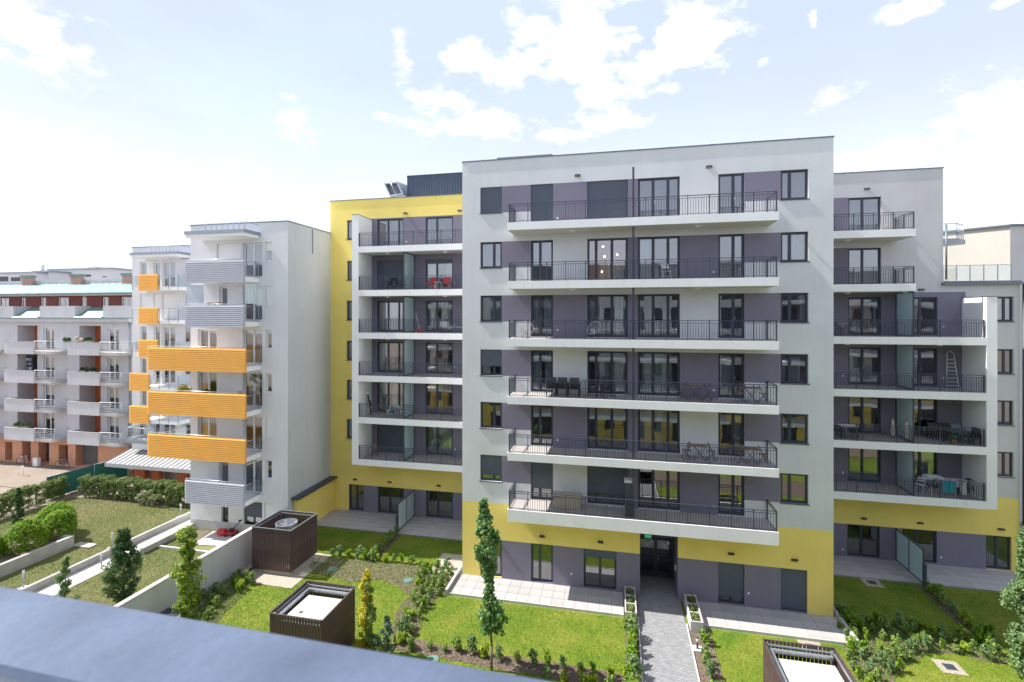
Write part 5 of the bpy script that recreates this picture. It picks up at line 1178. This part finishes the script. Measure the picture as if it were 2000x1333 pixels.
ORD = 'first second third fourth fifth sixth seventh eighth ninth tenth eleventh twelfth thirteenth fourteenth fifteenth sixteenth seventeenth'.split()
def row(pts, n, jit, label, group, sc=1):
    frm = 'from the left' if abs(pts[0][0] - pts[-1][0]) > 1.5 else 'from the front'
    for i in range(n):
        t = (i + .5) / n * (len(pts) - 1); k = min(int(t), len(pts) - 2); f = t - k
        shrub_label = f"{label}, {ORD[i] if i < len(ORD) else str(i + 1) + 'th'} {frm}"
        shrub(pts[k][0] * (1 - f) + pts[k + 1][0] * f + J(jit), pts[k][1] * (1 - f) + pts[k + 1][1] * f + J(jit), shrub_label, group, sc)
def scatter(poly, n, label, group, sc=1, mind=.38):
    a = np.array(poly); lo, hi = a.min(0), a.max(0); got = []
    for _ in range(4000):
        p = rng.uniform(lo, hi)
        if inside(p[None], poly)[0] and all((p[0] - g[0]) ** 2 + (p[1] - g[1]) ** 2 > mind ** 2 for g in got):
            got.append(p)
            if len(got) >= n: break
    got.sort(key=lambda p: p[1]); nb = max(1, round(len(got) / 11)); per = math.ceil(len(got) / nb)
    for b_ in range(nb):
        band = sorted(got[b_ * per:(b_ + 1) * per], key=lambda p: p[0]); nm = 'only row' if nb == 1 else 'front row' if b_ == 0 else 'rear row' if b_ == nb - 1 else ('middle row' if nb == 3 else ORD[b_] + ' row')
        for i, p in enumerate(band): shrub(p[0], p[1], f"{label}, {nm}, {ORD[i]} from left" if nb > 1 else f"{label}, {ORD[i]} from left", group, sc)
row([(XP, 26.8), (XP, 30.4)], 15, .08, 'young shrub towards the left garden screen', 'shrubs in the row leading to the left garden screen', 1.0)
row([(XP - 2.9, 26.9), (XP, 26.9)], 5, .08, 'young shrub between the fan enclosure and the left shrub row', 'shrubs edging the mulch by the fan enclosure')
row([(XP + .2, 26.85), (-9.4, 26.9)], 9, .08, 'young shrub edging the rear left lawn against the mulch', 'shrubs edging the rear left lawn')
scatter(g_([(822, 1118), (886, 1120), (872, 1153), (848, 1170), (826, 1190), (806, 1175)]), 26, 'young shrub at the left end of middle terrace', 'shrubs grouped at the left end of the middle terrace', .95)
scatter(g_([(826, 1190), (812, 1235), (795, 1262), (775, 1258), (778, 1220), (800, 1192)]), 9, 'young shrub between the golden column tree and the middle lawn', 'shrubs between the golden tree and the middle lawn')
row(g_([(792, 1262), (880, 1272), (960, 1286), (1060, 1300), (1150, 1312), (1235, 1326)]), 15, .1, 'young shrub in the front row below the middle lawn', 'shrubs in the front row below the middle lawn', 1.05)
row(g_([(1060, 1322), (1150, 1338), (1240, 1350)]), 6, .15, 'young shrub in front of the front row, near the rail', 'shrubs in front of the front row')
row([(.6, 18.6), (.6, 23.9)], 17, .06, 'young shrub lining the left side of the paved path', 'shrubs lining the left side of the path', 1.2)
row([(3.7, 18.2), (3.7, 23.7)], 11, .15, 'young shrub lining the right side of the paved path', 'shrubs lining the right side of the path', 1.0)
row([(XQ, 25.9), (XQ, 30.5)], 15, .12, 'young shrub towards the right garden screen', 'shrubs in the row leading to the right garden screen', 1.05)
scatter(bedR, 62, 'young shrub in the large right bed', 'shrubs in the large bed of the right garden', .95, .4)
row(g_([(1640, 1195), (1660, 1222), (1700, 1226), (1800, 1236), (1930, 1262)]), 15, .08, 'young shrub edging the rear right lawn', 'shrubs edging the rear right lawn', 1.15)
scatter(bedA, 24, 'young shrub along the grey garden wall', 'shrubs in the bed along the grey garden wall', 1.0)

# ================================================================ THINGS ON THE BALCONIES AND IN THE GARDENS
def chair(label, x, y, z, rz=0, seat='wood', fr='rail', kind='fold', grp=None):
    e = empty('chair', (x, y, z), label, 'chair', grp, rz)
    if kind == 'fold':
        b = MB()
        for s in (-1, 1): b.tube((s * .2, -.22, 0), (s * .2, .16, .85), .013, 5).tube((s * .18, .22, 0), (s * .18, -.18, .45), .013, 5)
        b.tube((-.2, .14, .8), (.2, .14, .8), .012, 5).tube((-.18, .1, .2), (.18, .1, .2), .01, 5).build('frame', M[fr], e, local=True)
        for i in range(5): MB().box(-.2, .2, -.2 + i * .078, -.14 + i * .078, .44, .455).build('seat_slat', M[seat], e, local=True)
        for i in range(3): MB().obox((0, .085 + i * .035, .62 + i * .085), (.2, 0, 0), (0, .006, 0), (0, .014, .03)).build('back_slat', M[seat], e, local=True)
    elif kind == 'arm':
        MB().box(-.26, .26, -.25, .24, .38, .44).build('seat', M[seat], e, local=True); MB().obox((0, .29, .66), (.25, 0, 0), (0, .02, .005), (0, .06, .24)).build('backrest', M[seat], e, local=True)
        for s in (-1, 1):
            MB().box(s * .29 - .02, s * .29 + .02, -.24, .26, .6, .63).build('armrest', M[fr], e, local=True)
            for t in (-.22, .22): MB().box(s * .29 - .018, s * .29 + .018, t - .018, t + .018, 0, .6).build('leg', M[fr], e, local=True)
    else:      # round string chair
        b = MB(); c = Vector((0, 0, .55)); u, v = Vector((1, 0, 0)), Vector((0, .55, .83)); pts = [c + (u * math.cos(a) + v * math.sin(a)) * .4 for a in [2 * math.pi * i / 18 for i in range(19)]]
        b.path(pts, .015, 5); low = Vector((0, -.02, .3)); [b.tube(p, low, .005, 3) for p in pts[::1]]; b.build('string_shell', M[seat], e, local=True)
        f = MB(); [f.tube(low, (.28 * math.cos(a), .28 * math.sin(a), 0), .012, 5) for a in (.6, 2.5, 4.7)]; f.build('legs', M[fr], e, local=True)
    return e
def table(label, x, y, z, w=.7, d=.5, top='wood', fr='rail', h=.72, kind='x'):
    e = empty('table', (x, y, z), label, 'table')
    if kind == 'x':
        for i in range(6): MB().box(-w / 2, w / 2, -d / 2 + i * d / 6 + .004, -d / 2 + (i + 1) * d / 6 - .004, h - .02, h).build('top_slat', M[top], e, local=True)
        b = MB()
        for s in (-1, 1): b.tube((-w * .4, s * d * .4, 0), (w * .4, s * d * .35, h - .02), .012, 5).tube((w * .4, s * d * .35, 0), (-w * .4, s * d * .4, h - .02), .012, 5)
        b.build('frame', M[fr], e, local=True)
    else:
        MB().box(-w / 2, w / 2, -d / 2, d / 2, h - .04, h).build('tabletop', M[top], e, local=True)
        for a in (-1, 1):
            for c in (-1, 1): MB().box(a * (w / 2 - .05) - .02, a * (w / 2 - .05) + .02, c * (d / 2 - .05) - .02, c * (d / 2 - .05) + .02, 0, h - .04).build('leg', M[fr], e, local=True)
    return e
def at(px, Y, z): return (X(px, Y), Y, z + .003)
yb_ = 25.6
chair('wooden folding chair left of the left wooden table, second balcony from below', *at(1342, yb_, FL[4]), R(-80)); table('left wooden folding table with crossed legs, second balcony from below', *at(1366, yb_, FL[4])); chair('wooden folding chair right of the left wooden table, second balcony from below', *at(1389, yb_ + .1, FL[4]), R(80))
chair('wooden folding chair left of the table by the right railing, second balcony from below', *at(1446, yb_, FL[4]), R(-75)); table('wooden folding table near the right railing, second balcony from below', *at(1467, yb_ - .1, FL[4])); chair('wooden folding chair by the right railing, second balcony from below', *at(1489, yb_, FL[4]), R(85))
chair('wooden folding chair left of the crossed-leg table, third balcony from below', *at(1333, yb_, FL[3]), R(-80)); table('wooden crossed-leg table in the middle, third balcony from below', *at(1358, yb_, FL[3]), fr='rail'); chair('low folding chair right of the middle table, third balcony from below', *at(1381, yb_, FL[3]), R(80))
chair('wooden folding chair left of the right table, third balcony from below', *at(1446, yb_, FL[3]), R(-80)); table('wooden crossed-leg table at the right end, third balcony from below', *at(1467, yb_ - .1, FL[3])); chair('folding chair by the right railing, third balcony from below', *at(1489, yb_, FL[3]), R(80))
for px, rz, lb in ((1078, 10, 'black armchair with a dark red cloth, leftmost, third balcony from below'), (1097, 0, 'second black armchair from the left, third balcony from below'), (1121, 0, 'third black armchair from the left, third balcony from below'), (1157, -90, 'black armchair before the left balcony door, third balcony from below'), (1187, 20, 'black armchair before the dividing post, third balcony from below')):
    chair(lb, *at(px, 25.7, FL[3]), R(rz), 'black', 'black', 'arm')
table('long black balcony table, third balcony from below', *at(1108, 25.35, FL[3]), 1.3, .5, 'black', 'black', kind='leg')
chair('round string chair at the left end, fourth balcony from below', *at(1028, 25.5, FL[2]), R(25), 'beige', 'black', 'string'); chair('round string chair before the left glass doors, fourth balcony from below', *at(1160, 25.6, FL[2]), R(-35), 'pwhite', 'black', 'string')
chair('white folding chair before the right glass doors, fifth balcony from below', *at(1300, 25.8, FL[1]), R(20), 'pwhite', 'pwhite')
q = at(1108, 25.75, FL[5]); e = empty('storage_box', q, 'long beige plastic cushion box on the lowest balcony', 'storage box')
MB().box(-.72, .72, -.32, .32, .02, .62).build('body', M['beige'], e, local=True); b = MB(); b.box(-.75, .75, -.35, .35, .62, .70)
for i in range(5): b.box(-.73, .73, -.32 + i * .13, -.24 + i * .13, .70, .715)
b.build('lid', M['beige'], e, local=True)
q = at(1228, 25.4, FL[5]); e = empty('cabinet', q, 'tall dark cabinet with a pale top beside the dividing post, lowest balcony', 'cabinet')
MB().box(-.2, .2, -.22, .22, .0, 1.7).build('body', M['anth'], e, local=True); MB().box(-.22, .22, -.24, .24, 1.7, 1.82).build('top', M['greyR'], e, local=True); MB().box(-.18, -.005, -.235, -.221, .05, 1.65).build('door', M['rail'], e, local=True); MB().box(.005, .18, -.235, -.221, .05, 1.65).build('door', M['rail'], e, local=True)
yl = 32.2
chair('red armchair at the left, second balcony from the top, left wing', *at(842, yl, FL[1]), R(-15), 'red', 'red', 'arm'); chair('red armchair at the right, second balcony from the top, left wing', *at(871, yl, FL[1]), R(10), 'red', 'red', 'arm'); table('small white table between the two red armchairs', *at(857, yl, FL[1]), .5, .4, 'pwhite', 'pwhite', .55, 'leg')
chair('dark armchair near the frosted screen, second balcony from the top, left wing', *at(781, yl, FL[1]), R(90), 'black', 'black', 'arm'); chair('dark armchair at the left of the pair, second balcony from the top, left wing', *at(757, yl, FL[1]), R(-90), 'black', 'black', 'arm')
q = at(819, 32.1, FL[2]); e = empty('mop_bucket', q, 'red bucket with a mop leaning on the frosted screen, left wing', 'bucket'); MB().tube((0, 0, 0), (0, 0, .28), .13, 12, 0, .17).build('bucket', M['red'], e, local=True); MB().tube((.02, 0, .2), (-.32, .1, 1.35), .014, 5).ring((0, 0, .3), .15, .01, 'x', 10).build('mop', M['pwhite'], e, local=True)
table('low table at the right end, third balcony from the top, left wing', *at(885, 32.3, FL[2]), 1.6, .6, 'greyR', 'black', .42, 'leg')
q = at(868, 32.2, FL[2]); tag(MB().box(q[0] - .25, q[0] + .25, q[1] - .2, q[1] + .2, q[2] + .425, q[2] + .78).build('storage_crate', M['cloth_w']), 'pale crate standing on the low table, left wing', 'crate')
chair('white folding chair left of the white bistro table, left wing', *at(760, 32.0, FL[4]), R(-75), 'pwhite', 'pwhite'); table('white folding bistro table, left wing', *at(776, 32.1, FL[4]), .6, .5, 'pwhite', 'pwhite'); chair('white folding chair between the bistro table and the frosted screen', *at(785, 31.9, FL[4]), R(75), 'pwhite', 'pwhite')
q = at(721, 32.4, FL[4]); e = empty('patio_heater', q, 'slim black stand with a white top leaning at the white side wall, left wing', 'stand'); MB().tube((.15, 0, 0), (-.1, 0, 1.45), .05, 8).tube((.15, 0, .6), (.02, 0, 1.0), .09, 8).build('pole', M['black'], e, local=True); MB().tube((-.12, 0, 1.45), (-.14, 0, 1.62), .12, 10, 0, .07).build('head', M['pwhite'], e, local=True)
chair('wooden folding chair on the lowest balcony of the left wing', *at(731, 32.3, FL[5]), R(30))
# right wing
yr_ = 32.2
q = at(1861, 32.9, FL[3]); e = empty('step_ladder', q, 'tall white step ladder leaning against the mauve wall, right wing', 'ladder')
b = MB(); [b.tube((s * .3, 0, 0), (s * .17, .22, 2.0), .022, 5) for s in (-1, 1)]; b.tube((-.17, .22, 2.0), (.0, .24, 2.14), .02, 5).tube((.17, .22, 2.0), (0, .24, 2.14), .02, 5).build('rails', M['pwhite'], e, local=True)
for i in range(8): t = (i + .8) / 9.5; w = .3 - .13 * t; MB().box(-w, w, .22 * t - .05, .22 * t + .03, 2 * t - .015, 2 * t + .015).build('step', M['pwhite'], e, local=True)
e2 = [('chair', 'woven garden chair left of the cloth-covered table, right wing', 1637), ('chair', 'woven garden chair right of the cloth-covered table, right wing', 1672)]
for _, lb, px in e2: chair(lb, *at(px, 32.0, FL[4]), R(90 if px < 1650 else -90), 'black', 'rail', 'arm')
table('dark balcony table with a white cloth near the centre block, right wing', *at(1654, 32.2, FL[4]), .9, .7, 'pwhite', 'black', .74, 'leg')
for px, y, lb in ((1744, 32.5, 'closed beige parasol left of the frosted screen, right wing'), (1771, 31.9, 'closed beige parasol right before the frosted screen, right wing')):
    q = at(px, y, FL[4]); e = empty('closed_parasol', q, lb, 'parasol'); MB().tube((0, 0, .1), (0, 0, .35), .06, 9, 0, .15).tube((0, 0, .35), (0, 0, 1.1), .15, 9, 0, .05).build('canopy', M['cream'], e, local=True); MB().tube((0, 0, 0), (0, 0, 1.3), .02, 6).build('pole', M['wood'], e, local=True)
for px, y, rz, lb in ((1829, 32.6, 0, 'dark armchair by the wall left of the grey table, right wing'), (1849, 32.7, 0, 'dark armchair by the wall behind the grey table, right wing'), (1875, 32.6, 5, 'pale slatted armchair behind the table, right wing'), (1897, 31.9, -70, 'dark armchair tilted at the right railing, right wing')):
    chair(lb, *at(px, y, FL[4]), R(rz), 'zinc' if 'slatted' in lb else 'black', 'black', 'arm')
table('grey garden table on the second balcony from below, right wing', *at(1868, 32.0, FL[4]), 1.0, .7, 'rail', 'black', .74, 'leg')
q = at(1862, 31.8, FL[4]); e = empty('potted_plant', q, 'small green potted plant on the balcony floor, right wing', 'plant'); MB().tube((0, 0, 0), (0, 0, .22), .1, 10, 0, .14).build('pot', M['terra'], e, local=True); leaf_obj('leaves', e, [(0, 0, .35, .16)], 120, .09, LM['maple'], 91)
chair('white folding chair left of the white table, lowest balcony, right wing', *at(1798, 32.2, FL[5]), R(-60), 'pwhite', 'pwhite'); table('white folding table behind the drying rack, lowest balcony, right wing', *at(1822, 32.5, FL[5]), .8, .6, 'pwhite', 'pwhite', .9)
chair('small metal chair at the left end, fourth balcony from below, right wing', *at(1634, 32.2, FL[2]), R(40), 'rail', 'rail'); table('small round-looking metal table, fourth balcony from below, right wing', *at(1645, 32.0, FL[2]), .45, .45, 'pwhite', 'rail')
q = at(1843, 31.85, FL[5]); e = empty('drying_rack', q, 'laundry drying rack hung with turquoise, pale and dark clothes, right wing', 'drying rack')
b = MB(); [b.tube((x, -.25, 0), (x + .25, .25, .9), .012, 5).tube((x, .25, 0), (x + .25, -.25, .9), .012, 5) for x in (-.7, .4)]
for i in range(6): b.tube((-.95, -.28 + i * .11, .92), (1.05, -.28 + i * .11, .92), .006, 4)
b.build('rack', M['pwhite'], e, local=True)
for i, (x0, x1, hh, m, yy) in enumerate(((-.62, -.34, .5, 'cloth_d', -.1), (-.22, .08, .62, 'cloth_b', -.28), (.12, .42, .62, 'cloth_b', -.28), (.5, .62, .35, 'cloth_w', -.17), (.64, .92, .7, 'cloth_w', -.28), (.6, .98, .75, 'cloth_d', -.06), (.95, 1.1, .6, 'cloth_d', -.28))):
    c = MB(); n = 7
    for k in range(n):
        a, d = x0 + (x1 - x0) * k / n, x0 + (x1 - x0) * (k + 1) / n; ya_, yb2 = yy - .02 + .015 * math.sin(k * 2.1 + i), yy - .02 + .015 * math.sin((k + 1) * 2.1 + i)
        c.quad((a, ya_, .93 - hh), (d, yb2, .93 - hh), (d, yy - .01, .93), (a, yy - .01, .93), 0, True).quad((d, yb2 + .05, .93 - hh * .8), (a, ya_ + .05, .93 - hh * .8), (a, yy + .01, .93), (d, yy + .01, .93), 0, True)
    c.build('garment', M[m], e, local=True)
def bicycle(label, x, y, z, rz, m='black', lean=8):
    e = empty('bicycle', (x, y, z), label, 'bicycle', None, rz); e.rotation_euler = (R(lean), 0, rz)
    for sx in (-.52, .52):
        MB().ring((sx, 0, .34), .32, .02, 'y', 22, 5).build('tyre', M['black'], e, local=True); w = MB().tube((sx, -.03, .34), (sx, .03, .34), .03, 6)
        for k in range(9): a = math.pi * 2 * k / 9; w.tube((sx, 0, .34), (sx + .3 * math.cos(a), 0, .34 + .3 * math.sin(a)), .004, 3)
        w.build('wheel_spokes', M['galv'], e, local=True)
    b = MB(); A_, B_, C_, D_, E_, F_ = (-.52, 0, .34), (-.07, 0, .3), (-.2, 0, .82), (.36, 0, .84), (.4, 0, .72), (.52, 0, .34)
    for p, q in ((A_, B_), (A_, C_), (B_, C_), (C_, D_), (B_, E_), (E_, F_), (D_, E_)): b.tube(p, q, .018, 6)
    b.tube(D_, (.34, 0, 1.02), .014, 5).build('frame', M[m], e, local=True)
    MB().tube((.36, -.28, 1.0), (.36, .28, 1.0), .013, 5).build('handlebar', M['black'], e, local=True); MB().box(-.34, -.08, -.07, .07, .92, .97).tube(C_, (-.21, 0, .93), .014, 5).build('saddle', M['black'], e, local=True); MB().tube((-.07, -.1, .3), (-.07, .1, .3), .03, 8).tube((-.07, .06, .3), (.05, .08, .18), .01, 4).build('pedals', M['galv'], e, local=True)
q = at(1893, 32.3, FL[5]); bicycle('black bicycle parked against the white side wall, lowest balcony, right wing', *q, R(20))
for px, lb, m in ((44, 'pale framed bicycle leaning on the salmon wall at the left', 'pwhite'), (121, 'pale framed bicycle leaning on the salmon wall, nearer the orange balconies', 'zinc')):
    bicycle(lb, X(px, 36.9), 36.9, GZ - .03, R(0), m, -6)
tag(MB().box(X(66, 36.9), X(75, 36.9), 36.8, 37.1, GZ - .03, GZ + .75).build('sign_board', M['pwhite']), 'small white board standing between the two bicycles', 'board')
tag(MB().tube((X(34, 34.6), 34.6, GZ), (X(45, 34.6), 34.6, GZ + .8), .025, 6).tube((X(45, 34.6), 34.6, GZ + .8), (X(46, 34.6), 34.6, GZ), .025, 6).tube((X(34, 34.3), 34.3, GZ), (X(45, 34.3), 34.3, GZ + .78), .025, 6).tube((X(45, 34.6), 34.6, GZ + .8), (X(45, 34.3), 34.3, GZ + .78), .02, 6).build('bike_stand', M['pwhite']), 'white tubular bicycle stand alone on the open yard', 'stand')
# red lawn mower
q = G(452, 1046); e = empty('lawn_mower', (*q, GZ + .015), 'red lawn mower with a raised handle on the concrete pad', 'lawn mower', None, R(15))
b = MB(); b.box(-.32, .28, -.24, .24, .08, .26).box(-.16, .12, -.14, .14, .26, .40, 1); b.build('deck', [M['red'], M['black']], e, local=True)
MB().box(-.85, -.36, -.2, .2, .1, .38).build('grass_box', M['red'], e, local=True)
for sx in (-.24, .22):
    for sy in (-.27, .27): MB().tube((sx, sy - .025, .1), (sx, sy + .025, .1), .1, 12).build('wheel', M['black'], e, local=True)
MB().tube((-.0, -.2, .3), (.62, -.18, .95), .014, 5).tube((-.0, .2, .3), (.62, .18, .95), .014, 5).tube((.62, -.18, .95), (.62, .18, .95), .018, 5).box(.5, .62, -.06, .06, .9, 1.0).build('handle', M['black'], e, local=True)
# plants on the orange balconies, and on the pale block's balconies
def pot(label, x, y, z, h, r, mk, seed, n=300):
    e = empty('potted_plant', (x, y, z), label, 'plant'); MB().tube((0, 0, 0), (0, 0, h * .4), r * .5, 9, 0, r * .65).build('pot', M['terra'], e, local=True)
    leaf_obj('leaves', e, [(random.uniform(-r, r) * .6, random.uniform(-r, r) * .4, h * random.uniform(.45, .95), r * .55) for _ in range(9)], n, .09, LM[mk], seed)
pot('round yellow-green potted shrub at the left of the middle orange balcony', *at(356, 27.4, WFL[3]), 1.55, .5, 'gold', 201, 500)
pot('dark green potted plant before the glass door of the middle orange balcony', *at(398, 27.6, WFL[3]), 1.3, .3, 'dark', 202); pot('small green potted plant at the corner of the middle orange balcony', *at(470, 27.3, WFL[3]), 1.35, .28, 'lime', 203)
pot('red geranium box on the second lilac balcony', *at(420, 27.2, WFL[1]), 1.15, .35, 'bloss', 204, 60)
e = empty('flower_box', (*at(420, 27.1, WFL[1])[:2], WFL[1] + 1.0), 'red flowers in a box on the second lilac balcony rail', 'flowers'); MB().box(-.5, .5, -.08, .08, 0, .12).build('box', M['conc'], e, local=True); LM['redf'] = leafmat('red_petal', (.4, .01, .02), (.6, .02, .03), (.7, .05, .05)); leaf_obj('flowers', e, [(x / 10, 0, .18, .09) for x in range(-5, 6, 2)], 160, .06, LM['redf'], 205)
# lattice of the side screen
e = empty('trellis', (X(497, 28.1), 28.1, WFL[3]), 'white diamond trellis with climbing leaves on the middle orange balcony', 'trellis'); b = MB()
for i in range(-6, 8):
    a = i * .16
    for s in (1, -1):
        z0_, z1_ = 1.0, 2.3; p = Vector((a, 0, z0_)); q_ = Vector((a + s * 1.3, 0, z1_)); lo, hi = -.42, .42
        t0, t1 = sorted(((lo - a) / (s * 1.3), (hi - a) / (s * 1.3))); t0, t1 = max(0, t0), min(1, t1)
        if t1 > t0: b.tube(p.lerp(q_, t0), p.lerp(q_, t1), .008, 4)
b.build('lattice', M['pwhite'], e, local=True); leaf_obj('climber', e, [(random.uniform(-.4, .4), .1, random.uniform(1, 2.3), .14) for _ in range(16)], 260, .08, LM['dark'], 206)
for k, (px, y, lv, mk, lb) in enumerate(((132, 36.5, 0, 'dark', 'dark flower box at the left of the top right pale balcony'), (155, 36.5, 0, 'bloss', 'white flowers on the top right pale balcony'), (172, 36.5, 0, 'dark', 'dark plant at the corner of the top right pale balcony'), (165, 36.6, 1, 'dark', 'dark plant on the second right pale balcony'), (182, 36.6, 1, 'dark', 'second dark plant on the second right pale balcony'), (32, 36.6, 3, 'hedge', 'spreading green plant on the lowest left pale balcony'), (50, 36.6, 3, 'hedge', 'trailing green plant beside the spreading plant, lowest left pale balcony'), (88, 36.8, 3, 'hedge', 'low green plant behind the railing, lowest left pale balcony'))):
    e = empty('balcony_plant', (X(px, y), y, pf[lv] + (.86 if k != 7 else 0)), lb, 'plant'); MB().box(-.35, .35, -.1, .1, 0, .16).build('box', M['conc'], e, local=True); leaf_obj('leaves', e, [(random.uniform(-.4, .4), 0, random.uniform(.15, .45), .16) for _ in range(8)], 170, .1, LM[mk], 300 + k)
q = (X(158, 38.3), 38.3, pf[0]); e = empty('shelf_clutter', q, 'dark wire shelf with red and dark things in the top right pale loggia', 'shelf'); b = MB(); b.box(-.7, .5, -.15, .15, .5, .53).box(-.7, .5, -.15, .15, 1.1, 1.13).box(-.7, -.66, -.15, .15, 0, 1.6).box(.46, .5, -.15, .15, 0, 1.6).build('shelf', M['black'], e, local=True); MB().box(.1, .42, -.14, .14, 1.14, 1.55).build('red_bag', M['red'], e, local=True); MB().box(-.5, -.15, -.14, .14, .54, .95).build('dark_box', M['cloth_d'], e, local=True); MB().box(-.55, 0, -.14, .14, 1.14, 1.5).build('crate', M['zinc'], e, local=True)
q = (X(55, 38.3), 38.3, pf[1]); e = empty('wooden_shelf', q, 'brown wooden shelf crowded with dark things in the second left pale loggia', 'shelf'); MB().box(-.9, -.2, -.15, .3, 0, 1.5).build('cupboard', M['wood'], e, local=True); MB().box(-.1, .75, -.1, .3, 0, 2.1).build('dark_cabinet', M['anth'], e, local=True)
for i in range(8): MB().box(-.05 + (i % 2) * .38, .25 + (i % 2) * .4, -.16, -.101, .3 + (i // 2) * .45, .55 + (i // 2) * .45).build('jar', M['zinc'] if i % 3 else M['cloth_w'], e, local=True)

# ================================================================ THE RAIL THE CAMERA LOOKS OVER
hz = .303; yn_, yf_ = .308, .408
e = empty('balcony_handrail', (0, .36, -hz), 'wide blue-grey painted balcony rail cap running across the near lower left corner', 'handrail', None, R(-1.1))
b = MB(); pr = [(yn_, -.03), (yn_, -.006), (yn_ + .005, 0), (yf_ - .006, 0), (yf_ - .001, -.003), (yf_, -.008), (yf_, -.03)]
for (p, q) in zip(pr, pr[1:]): b.quad((-3, p[0] - .36, p[1]), (3, p[0] - .36, p[1]), (3, q[0] - .36, q[1]), (-3, q[0] - .36, q[1]), 0, True)
b.quad((-3, yn_ - .36, -.03), (-3, yf_ - .36, -.03), (3, yf_ - .36, -.03), (3, yn_ - .36, -.03)); b.build('cap', M['ledge'], e, local=True)
for x in (-2.4, 2.4): MB().box(x - .02, x + .02, -.02, .02, -1.3, -.031).build('post', M['rail'], e, local=True)
